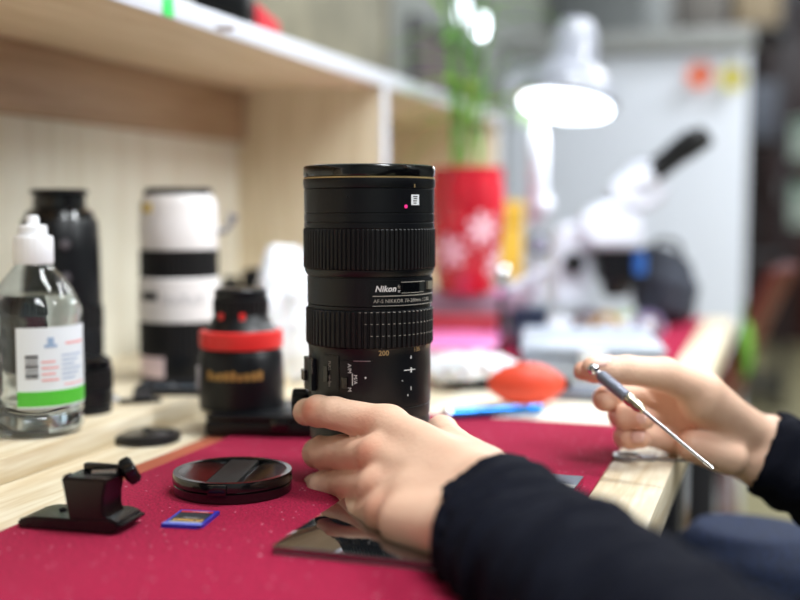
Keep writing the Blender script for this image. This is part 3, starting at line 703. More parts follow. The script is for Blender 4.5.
for i in range(6):
    o = lo_('spare_screw', [(.0012, 0), (.0012, .003), (.0026, .003), (.0022, .0042), (.0005, .0045)], M['steel'], None, 14)
    o.location = (c.x - .03 + i * .011, c.y + (.008 if i % 2 else -.006) - .010 + i * .0035, ZB + .002); tag(o, 'tiny steel screw in the grey-blue parts tray, %s from the left' % ('first', 'second', 'third', 'fourth', 'fifth', 'sixth')[i], 'screw', 'screws in the parts tray')
c = gnd(266, 345, ZT); c = gz(268, 1.32, ZB)
t = thing('camera', (c.x, c.y, ZB), 'black camera body on the shelf board behind the red-ringed lens', 'camera', rz=.25)
bx('body', (-.062, -.025, 0), (.05, .025, .078), M['black'], t, .006, 3); bx('grip', (.028, -.045, 0), (.06, .0, .072), M['black_soft'], t, .008, 3)
bx('prism_hump', (-.026, -.028, .074), (.018, .02, .098), M['black'], t, .007, 3)
lo_('mount', [(.027, 0), (.028, .006), (.024, .008), (.02, .002)], M['steel'], t, 48, M=Matrix.Translation((-.006, -.024, .036)) @ Matrix.Rotation(PI / 2, 4, 'X'))
lo_('mode_dial', [(.010, 0), (.010, .007), (.008, .009), (.001, .009)], M['black_soft'], t, 32, M=Matrix.Translation((-.044, 0, .078)))
whitebag = mat('white_bag', (226, 230, 238), .38, bump=.3, bscale=60); whitebag.node_tree.nodes['Principled BSDF'].inputs['Subsurface Weight'].default_value = .1
def bag(name, c, r, label, cat, m, seed, amp=.004, h=.004, freq=90):
    f = lambda P: smax(ell_d(P, (0, 0, r[2] * .8), r) + wob(P, freq, amp, seed) + np.abs(wob(P, freq * 2.1, amp * .9, seed + 5)), -(P[2] + 0 * P[0] + 0 * P[1]), .002)
    V, Fc = surface_nets(f, (-r[0] * 1.35, -r[1] * 1.35, -.006), (r[0] * 1.35, r[1] * 1.35, r[2] * 2.2), h)
    t = thing(name, c, label, cat); np_obj('crumpled_film', V, Fc, m, t); return t
c = gz(285, 1.20, ZM - .003); t = bag('plastic_bag', (c.x, c.y, ZT), (.036, .045, .083), 'crumpled white plastic bag between the red-ringed lens and the zoom lens', 'bag', whitebag, 3)

# ================================================================= MIDDLE OF THE BENCH
# rubber blower
c = gz(525, 1.045, ZT + .0205); t = thing('rubber_blower', (c.x, c.y, ZT + .0208), 'orange-red rubber bulb blower with black nozzle on the bench', 'blower')
ax = (at(563, 385, 1.06) - at(489, 380, 1.06)).normalized(); ax.z = 0; ax.normalize()
Mx = Matrix.Translation((0, 0, 0)) @ ax.to_track_quat('Z', 'Y').to_matrix().to_4x4()
orange = mat('orange_rubber', (222, 74, 48), .45)
lo_('bulb', [(.002, -.036), (.006, -.0345), (.010, -.030), (.0160, -.020), (.0200, -.007), (.0205, .004), (.0185, .017), (.0135, .027), (.008, .034), (.0055, .037), (.001, .038)], orange, t, 48, M=Mx, smooth=60)
tb('nozzle', [Mx @ Vector((0, 0, -.036)), Mx @ Vector((0, 0, -.048)), Mx @ Vector((0, 0, -.075))], [.0055, .0035, .0018], M['black_soft'], t)
lo_('valve', [(.0055, .036), (.0058, .041), (.003, .043), (.001, .043)], M['black_soft'], t, 24, M=Mx)
# shiny blue tweezers
a = gnd(450, 415, ZM + .004); b_ = gnd(546, 410, ZM + .004); c = (a + b_) / 2
t = thing('tweezers', (c.x, c.y, ZM), 'shiny blue metal pen screwdriver lying before the orange blower', 'screwdriver')
t.name = 'pen_screwdriver'
blue = mat('blue_metal', (20, 120, 205), .12, metal=.75, coat=.5)
u = (b_ - a).normalized(); L = (b_ - a).length
g = lambda s: Vector((u.x * s, u.y * s, .0052))
tb('handle', [g(-L / 2), g(-L / 2 + .006), g(L * .22), g(L * .28)], [.0038, .0048, .0048, .0042], blue, t, 20)
tb('grip', [g(L * .28), g(L * .31), g(L * .42), g(L * .45)], [.0036, .005, .005, .0036], blue, t, 20)
tb('end_cap', [g(-L / 2 - .007), g(-L / 2 - .005), g(-L / 2)], [.003, .0045, .0045], M['chrome'], t, 20)
tb('tip', [g(L * .45), g(L * .5), g(L * .56)], [.0022, .0018, .0008], M['steel'], t, 12)
# white tray box with rounded corners
c = gz(588, 1.28, ZT); t = thing('storage_box', (c.x, c.y, ZT), 'pale blue-white plastic box with rounded corners behind the orange blower', 'box', rz=math.radians(12))
wb = mat('pale_blue_plastic', (170, 180, 196), .35)
bx('box_body', (-.074, -.10, 0), (.074, .10, .030), wb, t, .008, 3); bx('box_lid', (-.077, -.103, .030), (.077, .103, .040), wb, t, .005, 3)
bx('latch', (-.014, -.108, .018), (.014, -.102, .036), M['white_plastic'], t, .001)
c = gz(470, 1.17, ZT); bag('plastic_bag', (c.x, c.y, ZT), (.052, .06, .020), 'crumpled clear-white packing film right of the zoom lens, behind the blue pen', 'packing film', whitebag, 9, .004, .0035)
pink = mat('pink_film', (240, 140, 205), .3, coat=.4)
c = gz(452, 1.42, ZT); t = thing('pink_folder', (c.x, c.y, ZT), 'glossy pink plastic folder behind the packing film', 'folder', rz=.15)
bx('cover', (-.085, -.09, .018), (.06, .13, .021), pink, t, .001); bx('cover', (-.085, -.09, 0), (.06, .13, .003), pink, t, .001); bx('paper_block', (-.083, -.086, .003), (.055, .126, .018), mat('folder_paper', (236, 214, 228), .7), t, .001)
# grey tool handle behind the thumb
a = gnd(556, 392, ZT + .008); b_ = gnd(604, 394, ZT + .008)
t = thing('soldering_handle', (a.x, a.y, ZT), 'grey tool handle lying between blower and right hand', 'tool'); u = (b_ - a).normalized(); g = lambda s: Vector((u.x * s, u.y * s, .0085))
t.name = 'tool_handle'
tb('handle', [g(0), g(.004), g(.045), g(.052)], [.006, .0082, .0078, .005], mat('grey_blue_grip', (132, 142, 160), .45), t, 20)
tb('shaft', [g(.050), g(.085)], [.0025, .002], M['steel'], t, 12)
tb('end_cap', [g(-.008), g(-.006), g(0)], [.004, .006, .006], M['leg'], t, 20)
# metal ring pull under the hand
c = gnd(628, 454, ZT + .0035); t = thing('key_ring', (c.x, c.y, ZT), 'small grey metal key ring under the right hand at the bench edge', 'key ring')
n = 28; tb('ring', [(.010 * math.cos(2 * PI * i / n), .010 * math.sin(2 * PI * i / n), .0016 + .0004 * (i % 2)) for i in range(n + 1)], .0015, M['steel'], t, 10)
bx('key_bow', (.009, -.006, .0005), (.020, .006, .0025), M['steel'], t, .0008); bx('key_blade', (.020, -.002, .0008), (.042, .0025, .0022), M['steel'], t, .0004)

# pot with plant on a stack
c = gz(466, 1.5, ZT)
def bench_box(name, px, D, w, d, h, m, label, cat='box', rz=.2, z=ZT, lid=None):
    c = gz(px, D, z); t = thing(name, (c.x, c.y, z), label, cat, rz=rz)
    bx('box_body', (-w / 2, -d / 2, 0), (w / 2, d / 2, h * .78), m, t, .002); bx('box_lid', (-w / 2 - .0015, -d / 2 - .0015, h * .78), (w / 2 + .0015, d / 2 + .0015, h), lid or m, t, .002); return t
bench_box('parts_box', 452, 1.56, .125, .10, .040, mat('dull_red', (170, 58, 66), .5), 'low dull red parts box under the flower pot', rz=.2)
bench_box('parts_box', 492, 1.66, .07, .09, .040, mat('grey_green', (170, 176, 168), .5), 'low grey parts box beside the red one under the flower pot', rz=.3)
bench_box('parts_box', 470, 1.60, .17, .12, .028, mat('lilac_grey', (150, 132, 148), .5), 'flat lilac-grey box directly carrying the flower pot', z=ZT + .040, rz=.2)
bench_box('adapter_box', 530, 1.455, .042, .045, .058, mat('navy_plastic', (38, 52, 76), .4), 'small dark navy box in front of the desk lamp base', rz=.1)
ZPOT = ZT + .068
c = gz(466, 1.5 + .06, ZPOT); t = thing('flower_pot', (c.x, c.y, ZPOT), 'glossy red ceramic pot with pale flower pattern holding a leafy plant', 'pot', rz=math.radians(18.74))
potm = mat('red_glaze', (196, 30, 48), .12, coat=.6, noise=.15, nscale=20); k = F_PX / 1.56
rz_ = lambda py: .933 - (py - 211) / F_PX * 1.56 - ZPOT
lo_('pot_body', [(.034, 0), (.038, .002), (.044, .03), (.051, .08), (.054, .12), (.053, .150), (.050, rz_(178)), (.051, rz_(173)), (.0525, rz_(169)), (.050, rz_(168)), (.047, rz_(172)), (.046, rz_(180))], potm, t, 64, cap=True)
lo_('soil', [(.046, rz_(181)), (.046, rz_(178)), (.02, rz_(176)), (.001, rz_(176))], mat('soil', (50, 36, 26), .9, bump=1, bscale=300), t, 32)
petal = mat('petal_glaze', (236, 190, 200), .25, coat=.5)
for (a0, py) in ((22, 228), (-30, 250), (60, 262)):
    parts = []
    for q in range(7):
        an = 2 * PI * q / 7; n2 = 8; V = []
        for i in range(n2):
            tt = 2 * PI * i / n2; lx = .014 + .012 * math.cos(tt); ly = .0052 * math.sin(tt)
            X = lx * math.cos(an) - ly * math.sin(an); Z = lx * math.sin(an) + ly * math.cos(an)
            zz = rz_(py) + Z; Rr = float(np.interp(zz, [0, .03, .08, .12, .15], [.038, .044, .051, .054, .053])) + .0009
            th = math.radians(a0) + X / Rr; V.append((Rr * math.sin(th), -Rr * math.cos(th), zz))
        parts.append((V, [tuple(range(n2))]))
    V, Fc = merge(parts); mesh_obj('painted_flower', V, Fc, petal, t, 0)
plant = thing('bamboo_plant', (c.x, c.y, ZPOT + rz_(177)), 'leafy green plant with long narrow leaves growing in the red pot', 'plant')
leafm = [mat('leaf_green', (98, 158, 52), .35), mat('leaf_lime', (150, 200, 78), .35), mat('leaf_dark', (52, 104, 44), .4)]
rnd = random.Random(5)
stems = []
for i in range(7):
    a0 = rnd.uniform(0, 6.28); top = Vector((rnd.uniform(-.045, .055), rnd.uniform(-.04, .04), rnd.uniform(.12, .34)))
    P = spline([(.02 * math.cos(a0), .02 * math.sin(a0), -.006), (top.x * .4 + .01 * math.cos(a0), top.y * .4, top.z * .5), top], 6)
    tb('stem', P, [.0024] * (len(P) - 4) + [.002, .0018, .0015, .001], leafm[0], plant, 8); stems.append(P)
def leaf(base, d, L, wd, m, droop):
    n = 8; V = []; Fc = []; d = d.normalized(); side = d.cross(Vector((0, 0, 1)))
    if side.length < .1: side = Vector((1, 0, 0))
    side.normalize(); p = base.copy(); dd = d.copy()
    for i in range(n + 1):
        s = i / n; wi = wd * math.sin(PI * min(1, s * .92 + .08)) ** .8 * (1 - .2 * s); up = side.cross(dd).normalized()
        V += [p - side * wi + up * wi * .35, p.copy(), p + side * wi + up * wi * .35]
        p = p + dd * (L / n); dd = (dd + Vector((0, 0, -droop / n))).normalized()
    for i in range(n):
        a = i * 3; Fc += [(a, a + 1, a + 4, a + 3), (a + 1, a + 2, a + 5, a + 4)]
    o = mesh_obj('leaf', V, Fc, m, plant, 60); return o
for i in range(44):
    P = rnd.choice(stems); k = rnd.randrange(3, len(P)); an = rnd.uniform(0, 6.28)
    d = Vector((math.cos(an) * 1.2 + .15, math.sin(an) * .7, rnd.uniform(.0, 1.1)))
    leaf(P[k], d, rnd.uniform(.07, .15), rnd.uniform(.004, .008), leafm[rnd.choice((0, 0, 1, 1, 2))], rnd.uniform(.4, 1.8))

# yellow box behind
bench_box('yellow_carton', 507, 1.86, .05, .05, .20, mat('yellow_card', (222, 178, 60), .6), 'upright yellow carton standing behind the flower pot', 'carton')

# desk lamp with magnifier head
DL = 1.58
wl = mat('white_enamel', (198, 202, 214), .25, coat=.4)
c = gz(537, DL, ZT); t = thing('desk_lamp', (c.x, c.y, ZT), 'white adjustable desk lamp with glowing head and tall white arm', 'lamp', rz=math.radians(18.74))
def lp(px, py, dd=0): return Vector(((px - 537) / F_PX * DL, dd, .933 - (py - 211) / F_PX * DL - ZT))
lo_('base', [(.048, 0), (.050, .003), (.049, .012), (.040, .018), (.012, .024), (.011, .03)], wl, t, 48)
tb('lower_post', [lp(537, 300), lp(537, 262)], .010, wl, t, 20)
lo_('clamp_joint', [(.010, -.016), (.0155, -.014), (.0165, 0), (.0155, .014), (.010, .016)], M['leg'], t, 32, M=Matrix.Translation(lp(538, 244)) @ Matrix.Rotation(PI / 2, 4, 'X'))
lo_('joint_cover', [(.009, -.019), (.011, -.017), (.011, .017), (.009, .019)], mat('lilac_grey_cap', (160, 165, 185), .3), t, 32, M=Matrix.Translation(lp(538, 244)) @ Matrix.Rotation(PI / 2, 4, 'X'))
lo_('elbow', [(.006, -.016), (.015, -.012), (.018, -.004), (.018, .006), (.014, .014), (.006, .017)], wl, t, 32, M=Matrix.Translation(lp(540, 207)))
tb('arm', [lp(537, 225), lp(537, 210), lp(536, 145), lp(537, 132)], [.011, .0140, .0140, .009], wl, t, 20)
tb('upper_arm', spline([lp(537, 134, .0), lp(546, 100, .04), lp(560, 55, .075), lp(572, 34, .05)], 5), .0062, wl, t, 16)
HC = lp(563, 105)
MH = Matrix.Translation(HC) @ Matrix.Rotation(math.radians(9), 4, 'Y') @ Matrix.Rotation(math.radians(-9), 4, 'X') @ Matrix.Scale(.93, 4)
shade = mat('lamp_shade', (178, 182, 196), .3, coat=.3); shade.node_tree.nodes['Principled BSDF'].inputs['Transmission Weight'].default_value = .25
k = 1.0
lo_('shade', [(.0745, -.002), (.0760, .0), (.0745, .012), (.068, .030), (.052, .048), (.040, .056), (.036, .085), (.033, .110), (.024, .126), (.008, .132), (.001, .1325)], shade, t, 64, M=MH)
lo_('rim', [(.073, -.004), (.078, -.003), (.0785, .003), (.0755, .004)], M['chrome'], t, 64, M=MH)
glow = mat('lamp_glow', (240, 248, 255), .3, emit=6)
lo_('fluorescent_ring', [(.069, -.004), (.068, -.009), (.058, -.012), (.048, -.010), (.045, -.004)], glow, t, 64, M=MH)
lo_('bulb', [(.001, -.026), (.018, -.024), (.030, -.016), (.034, -.004)], glow, t, 48, M=MH)
ll = bpy.data.lights.new('desk_lamp_light', 'AREA'); ll.shape = 'DISK'; ll.size = .14; ll.energy = .7; ll.color = (.95, .98, 1)
lo = bpy.data.objects.new('lamp_light', ll); COL.objects.link(lo); lo.parent = t; lo.matrix_local = MH @ Matrix.Translation((0, 0, -.03))
bench_box('glossy_case', 520, 1.44, .02, .02, .052, M['chrome'], 'small upright chrome block left of the lamp base', 'metal block') if False else None
t = thing('paper_tube', gz(530, 1.455, ZT + .0585), 'shiny white tube leaning across the navy box before the lamp', 'tube')
o0 = gz(530, 1.455, ZT + .0585)
a = at(508, 290, 1.455) - o0; b_ = at(551, 268, 1.455) - o0
tb('tube_body', [a, b_], .0068, wl, t, 20); tb('tube_end', [a - (b_ - a).normalized() * .004, a], [.004, .0072], M['chrome'], t, 20)
t = thing('chrome_knob', gz(501, 1.46, ZT + .0), 'tall chrome pepper-pot shaped tool stand left of the navy box', 'tool stand')
kz = lambda py: .933 - (py - 211) / F_PX * 1.46 - ZT
lo_('stand_base', [(.014, 0), (.014, .004), (.004, .006), (.004, kz(296))], M['leg'], t, 24); lo_('stand_head', [(.004, kz(297)), (.011, kz(290)), (.0125, kz(282)), (.009, kz(278)), (.0115, kz(272)), (.009, kz(267)), (.001, kz(265))], M['chrome'], t, 32, smooth=60)

# microscope
DM = 1.70
c = gz(600, DM, ZT); t = thing('microscope', (c.x, c.y, ZT), 'white stereo microscope with black eyepieces pointing up to the right', 'microscope', rz=math.radians(18.74))
def mp(px, py, dd=0): return Vector(((px - 600) / F_PX * DM, dd, .933 - (py - 211) / F_PX * DM - ZT))
wm = mat('microscope_white', (205, 209, 220), .3, coat=.3)
bx('base', (-.085, -.07, 0), (.085, .10, .022), wm, t, .008, 3)
lo_('stage_plate', [(.045, .022), (.045, .026), (.043, .027), (.001, .027)], M['black_gloss'], t, 48)
def slab(name, pts, d0, d1, m, bev=.005):
    bm = bmesh.new(); vs = [bm.verts.new(Vector(p) + Vector((0, d0, 0))) for p in pts]; f = bm.faces.new(vs)
    r = bmesh.ops.extrude_face_region(bm, geom=[f]); bmesh.ops.translate(bm, vec=(0, d1 - d0, 0), verts=[g for g in r['geom'] if isinstance(g, bmesh.types.BMVert)])
    bmesh.ops.recalc_face_normals(bm, faces=bm.faces); bmesh.ops.bevel(bm, geom=list(bm.edges), offset=bev, segments=3, affect='EDGES'); return bmo(name, bm, m, t, 40)
slab('arm', [mp(553, 305), mp(590, 305), mp(592, 240), mp(580, 222), mp(558, 224), mp(553, 245)], .0, .05, wm)
slab('body', [mp(578, 214), mp(606, 200), mp(636, 210), mp(641, 230), mp(634, 248), mp(586, 248), mp(577, 232)], -.035, .045, wm, .008)
slab('prism_head', [mp(604, 190), mp(634, 160), mp(642, 158), mp(662, 182), mp(664, 196), mp(640, 214), mp(612, 208)], -.035, .035, wm, .008)
slab('focus_block', [mp(592, 246), mp(636, 246), mp(632, 282), mp(598, 282)], -.025, .03, M['black'], .004)
lo_('objective', [(.014, 0), (.020, .004), (.022, .022), (.024, .026)], M['black_gloss'], t, 40, M=Matrix.Translation(mp(615, 296)))
for dd in (-.030, .030):
    a = mp(645, 176, dd); b_ = mp(697, 137, dd); u = (b_ - a)
    tb('eyepiece_tube', [a - u * .25, a], [.0145, .0150], wm, t, 24)
    tb('eyepiece', [a, a + u * .55, a + u * .58, a + u * .95, b_], [.0150, .0150, .0170, .0178, .0150], M['black_soft'], t, 28)
lo_('focus_knob', [(.008, 0), (.016, .002), (.016, .012), (.012, .015), (.001, .015)], M['black'], t, 36, M=Matrix.Translation(mp(572, 262, -.001)) @ Matrix.Rotation(PI / 2, 4, 'X'))

# black bag right of microscope, coloured rolls in front
c = gz(664, 1.78, ZT); t = thing('equipment_bag', (c.x, c.y, ZT), 'slumped dark grey fabric bag right of the microscope', 'bag', rz=.3)
V, Fc = surface_nets(lambda P: smin(ell_d(P, (0, 0, .055), (.052, .055, .062)), ell_d(P, (-.018, 0, .088), (.036, .045, .040)), .02) + wob(P, 70, .004, 2) + np.maximum(0, -P[2]) * 8, (-.09, -.09, -.002), (.09, .09, .15), .004)
np_obj('bag_body', V, Fc, mat('dark_grey_fabric', (50, 54, 66), .8, bump=.5, bscale=500), t)
tb('carry_handle', spline([(-.03, -.03, .10), (-.02, -.03, .135), (.012, -.03, .132), (.02, -.03, .10)], 6), .004, M['leg'], t)
t = thing('blue_clip', gz(640, 1.66, ZT + .1005), 'small blue clip on the microscope side', 'clip'); t.name = 'blue_clip'
bx('clip_body', (-.008, -.006, -.012), (.008, .006, .018), mat('blue_plastic', (52, 110, 190), .4), t, .002); bx('clip_lever', (-.005, -.010, .006), (.005, -.006, .022), mat('blue_plastic_dark', (36, 84, 160), .4), t, .001)
rolls = [(606, 1.56, 305, (196, 170, 96), 'yellow'), (628, 1.60, 300, (176, 206, 176), 'pale green'), (648, 1.58, 303, (128, 122, 160), 'lilac'), (588, 1.62, 300, (84, 84, 104), 'slate grey')]
for px, D, py, col, nm in rolls:
    c = gz(px, D, ZT); t = thing('tape_roll', (c.x, c.y, ZT), '%s roll of tape standing on edge before the microscope' % nm, 'tape', rz=.2 + px * .01)
    Mr = Matrix.Translation((0, 0, .021)) @ Matrix.Rotation(PI / 2, 4, 'X')
    lo_('tape', [(.0125, -.009), (.021, -.009), (.021, .009), (.0125, .009), (.0125, -.009)], mat('tape_' + nm.replace(' ', '_'), col, .25, coat=.5), t, 40, M=Mr, cap=False)
    lo_('core', [(.0110, -.0093), (.0125, -.0093), (.0125, .0093), (.0110, .0093), (.0110, -.0093)], mat('card_core', (170, 140, 100), .8), t, 32, M=Mr, cap=False)
c = gz(606, 1.50, ZT); t = thing('brass_tin', (c.x, c.y, ZT), 'small round brass tin before the tape rolls', 'tin')
lo_('tin_body', [(.013, 0), (.014, .001), (.014, .016)], mat('brass', (230, 190, 120), .2, metal=.9), t, 36); lo_('tin_lid', [(.0145, .015), (.0148, .016), (.0148, .022), (.013, .024), (.001, .0245)], mat('brass_lid', (240, 205, 140), .15, metal=.9), t, 36)

# green bag hanging off the far desk corner, red chair
c = at(734, 350, 1.92); c.x = -.048; t = thing('green_pouch', c, 'green cloth pouch hanging off the far right bench edge', 'pouch')
V, Fc = surface_nets(lambda P: ell_d(P, (0, 0, .0), (.014, .055, .050)) + wob(P, 60, .002, 8), (-.03, -.08, -.07), (.03, .08, .07), .004)
np_obj('pouch_body', V, Fc, mat('green_cloth', (92, 140, 40), .8), t)
tb('hanging_loop', spline([(-.004, -.02, .040), (-.004, -.015, .075), (-.004, .015, .075), (-.004, .02, .040)], 5), .003, leafm[2], t)
redp = mat('dark_red_plastic', (92, 16, 20), .35)
c = at(752, 400, 2.75); t = thing('red_chair', (-.29, 2.46, 0), 'dark red plastic chair with a curved back beyond the bench', 'chair', rz=math.radians(176))
# chair local: seat facing +x, backrest at -x
V = []; Fc = []
n = 12
def sheet(name, fn, nu, nv, th, m, par):
    V = []; Fc = []
    P = [[Vector(fn(i / nu, j / nv)) for j in range(nv + 1)] for i in range(nu + 1)]
    for s in (0, 1):
        for i in range(nu + 1):
            for j in range(nv + 1):
                a = P[min(i + 1, nu)][j] - P[max(i - 1, 0)][j]; b = P[i][min(j + 1, nv)] - P[i][max(j - 1, 0)]; nn = a.cross(b).normalized()
                V.append(P[i][j] + nn * th * (s - .5))
    W = (nu + 1) * (nv + 1)
    for i in range(nu):
        for j in range(nv):
            a = i * (nv + 1) + j; q = (a, a + 1, a + nv + 2, a + nv + 1); Fc.append(q); Fc.append(tuple(x + W for x in reversed(q)))
    for i in range(nu):
        for j in (0, nv):
            a = i * (nv + 1) + j; Fc.append((a, a + nv + 1, a + nv + 1 + W, a + W))
    for j in range(nv):
        for i in (0, nu):
            a = i * (nv + 1) + j; Fc.append((a, a + 1, a + 1 + W, a + W))
    bm = bmesh.new(); vs = [bm.verts.new(v) for v in V]
    for f in Fc:
        try: bm.faces.new([vs[x] for x in f])
        except ValueError: pass
    return bmo(name, bm, m, par, 60)
sheet('seat', lambda u, v: (-.21 + .42 * u, -.21 + .42 * v, .45 - .02 * math.sin(PI * u) * math.sin(PI * v)), 10, 10, .012, redp, t)
sheet('backrest', lambda u, v: (-.20 - .13 * u ** 1.3 + .035 * (abs(2 * v - 1)) ** 2, (-.20 + .40 * v) * (1 - .12 * u), .46 + .36 * u), 10, 12, .012, redp, t)
for sx, sy in ((-1, -1), (-1, 1), (1, -1), (1, 1)): tb('leg', [(sx * .17, sy * .17, .44), (sx * .205, sy * .205, 0)], [.016, .013], redp, t, 12)

# things on the top shelf and on the partition, hanging lamps beyond
ZS = ZT + .3635
c = gz(248, 1.16, ZS)
t = thing('red_pouch', (c.x - .012, c.y, ZS), 'red case lying on the upper shelf at the front edge', 'case', rz=.25)
bx('case_body', (-.028, -.03, 0), (.03, .085, .030), mat('bright_red_cloth', (196, 34, 50), .6), t, .004, 3); bx('zip_cover', (-.028, -.075, .0), (.026, -.031, .034), M['black'], t, .004, 3)
for nm, px, py, col, L in (('orange', 701, 76, (236, 108, 58), 'orange paper flower pinned high on the white partition'), ('yellow', 741, 78, (206, 196, 70), 'yellow-green paper flower pinned near the partition corner')):
    p = at(px, py, 3.05); y = 3.198; r = ray(px, py); p = CAM_LOC + r * (y / r.y); p.y = 3.185; p.x = min(p.x, -.125)
    t = thing('paper_flower', p, L, 'decoration'); cm = mat(nm + '_paper', col, .7)
    for q in range(8):
        an = 2 * PI * q / 8; d = Vector((math.cos(an), 0, math.sin(an))); s = Vector((-d.z, 0, d.x))
        V = [Vector((0, 0, 0)), d * .022 + s * .012 + Vector((0, -.010, 0)), d * .042 + Vector((0, -.016, 0)), d * .022 - s * .012 + Vector((0, -.010, 0)), Vector((0, .004, 0)), d * .04 + Vector((0, -.010, 0))]
        mesh_obj('petal', V, [(0, 1, 2), (0, 2, 3), (4, 2, 1), (4, 3, 2), (0, 4, 1), (0, 3, 4)], cm, t, 0)
    lo_('centre', [(.001, -.006), (.008, -.004), (.010, 0), (.008, .006)], mat(nm + '_centre', (150, 60, 30), .7), t, 16, M=Matrix.Rotation(PI / 2, 4, 'X'))
    bx('pin', (-.001, .0, -.001), (.001, .0145, .001), M['steel'], t, 0)
for px, py, D, e in ((481, 31, 2.5, 9), (463, 14, 2.65, 5)):
    p = at(px, py, D); t = thing('pendant_lamp', p, 'bright hanging lamp seen through the leaves, ' + ('the larger and lower' if e == 9 else 'the smaller and higher') + ' of two', 'lamp')
    lo_('bulb', [(.001, -.018), (.010, -.014), (.0135, -.003), (.011, .014), (.0095, .036)], mat('pendant_glow', (235, 245, 255), .3, emit=e * .8), t, 32, smooth=60)
    lo_('socket', [(.011, .034), (.013, .037), (.013, .060), (.006, .070)], M['leg'], t, 24); tb('cord', [(0, 0, .068), (0, 0, CEIL - p.z)], .0025, M['leg'], t, 8)
for y0, y1, z0, z1, col, fr, L in ((1.50, 2.12, 1.15, 1.42, (138, 134, 118), (112, 108, 98), 'beige pin board hanging on the left wall above the shelf unit'), (2.30, 2.85, 1.08, 1.34, (92, 78, 84), (70, 70, 72), 'dark framed picture hanging on the left wall beyond the shelf unit')):
    t = thing('wall_board', (XL + .002, (y0 + y1) / 2, z0), L, 'board'); h_ = (y1 - y0) / 2
    bx('panel', (0, -h_, 0), (.012, h_, z1 - z0), mat('board_' + str(col[0]), col, .8, noise=.15, nscale=12), t, .001); fm_ = mat('frame_' + str(col[0]), fr, .5)
    for s_ in (-1, 1): bx('frame_side', (0, s_ * h_ - .012, -.012), (.02, s_ * h_ + .012, z1 - z0 + .012), fm_, t, .002)
    for zz in (0, z1 - z0): bx('frame_rail', (0, -h_, zz - .012), (.02, h_, zz + .012), fm_, t, .002)
# papers and louvre on the far doors
p = CAM_LOC + ray(794, 145) * (8.2 / ray(794, 145).y)
for i, (py, h) in enumerate(((140, .28), (205, .30))):
    r = ray(795, py); p = CAM_LOC + r * ((YF - .07) / r.y)
    t = thing('notice', (p.x, YF - .072, p.z), ('upper' if i == 0 else 'lower') + ' pale green-white notice sheet on the dark far door', 'notice'); bx('sheet', (-.08, -.003, -h / 2), (.16, .003, h / 2), mat('notice_paper', (186, 200, 190), .7), t, .001)
    bx('notice_strip', (-.07, -.005, h * .28), (.15, -.002, h * .40), mat('notice_green', (70, 130, 100), .7), t, 0)
r = ray(754, 150); p = CAM_LOC + r * ((YF - .4) / r.y)
t = thing('louvred_shutter', (p.x, YF - .35, 0), 'dark grey louvred shutter beside the partition corner', 'shutter')
for s in (-1, 1): bx('stile', (s * .08 - .015, -.02, .6), (s * .08 + .015, .02, 2.15), M['leg'], t, .004)
for z0 in (.6, 2.11): bx('rail', (-.08, -.02, z0), (.08, .02, z0 + .04), M['leg'], t, .004)
bx('stile_foot', (-.02, -.018, 0), (.02, .018, .6), M['leg'], t, .003)
slat_me = None
for i in range(20):
    if slat_me is None:
        o = bx('slat', (-.07, -.026, -.004), (.07, .026, .004), mat('louvre_grey', (34, 30, 31), .5), t, .001, 1); slat_me = o.data
    else:
        o = bpy.data.objects.new('slat', slat_me); COL.objects.link(o); o.parent = t
    o.location = (0, 0, .69 + i * .072); o.rotation_euler = (math.radians(40), 0, 0)
# grey storage cabinet and boxes in the room beyond
t = thing('wall_cabinet', (-.62, 4.4, 0), 'tall grey metal cabinet beyond the partition on the left', 'cabinet')
gm = mat('cabinet_grey', (112, 116, 118), .5)
bx('carcass', (-.13, -.5, 0), (.15, .5, 2.1), gm, t, .004)
for k_ in (0, 1):
    dr = bx('door', (.15, -.49 + k_ * .49, .05), (.168, -.01 + k_ * .49, 2.05), gm, t, .004); bx('handle', (.168, -.06 + k_ * .08, 1.0), (.185, -.045 + k_ * .08, 1.15), M['steel'], dr, .002)
t = thing('dark_shelf_rack', (-.35, 5.6, 0), 'dark open rack full of grey boxes beyond the partition', 'rack')
for sx in (-.38, .38):
    for sy in (-.18, .18): bx('upright', (sx - .02, sy - .02, 0), (sx + .02, sy + .02, 2.2), M['leg'], t, .003)
for z0 in (.1, .7, 1.25, 1.75, 2.18): bx('shelf_board', (-.4, -.2, z0), (.4, .2, z0 + .025), M['leg'], t, .003)
rnd = random.Random(3); cols = [((96, 92, 88), 'grey'), ((120, 106, 84), 'tan'), ((70, 74, 84), 'slate'), ((136, 132, 128), 'pale grey')]
names_ = ['left', 'middle', 'right']
for zi, z0 in enumerate((1.275, 1.775)):
    for j in range(3):
        col, cn = cols[(zi * 3 + j) % 4]; x = -.35 - .24 + j * .24; h = rnd.uniform(.2, .34)
        t2 = thing('archive_box', (x, 5.6, z0), '%s archive box, %s of the three on the %s shelf of the dark rack' % (cn, names_[j], ('middle', 'upper')[zi]), 'box')
        bx('box_body', (-.1, -.15, 0), (.1, .15, h * .8), mat('box_' + str(zi * 3 + j), col, .7), t2, .003); bx('box_lid', (-.103, -.153, h * .8), (.103, .153, h), mat('lid_' + str(zi * 3 + j), tuple(min(255, x_ + 12) for x_ in col), .7), t2, .003)

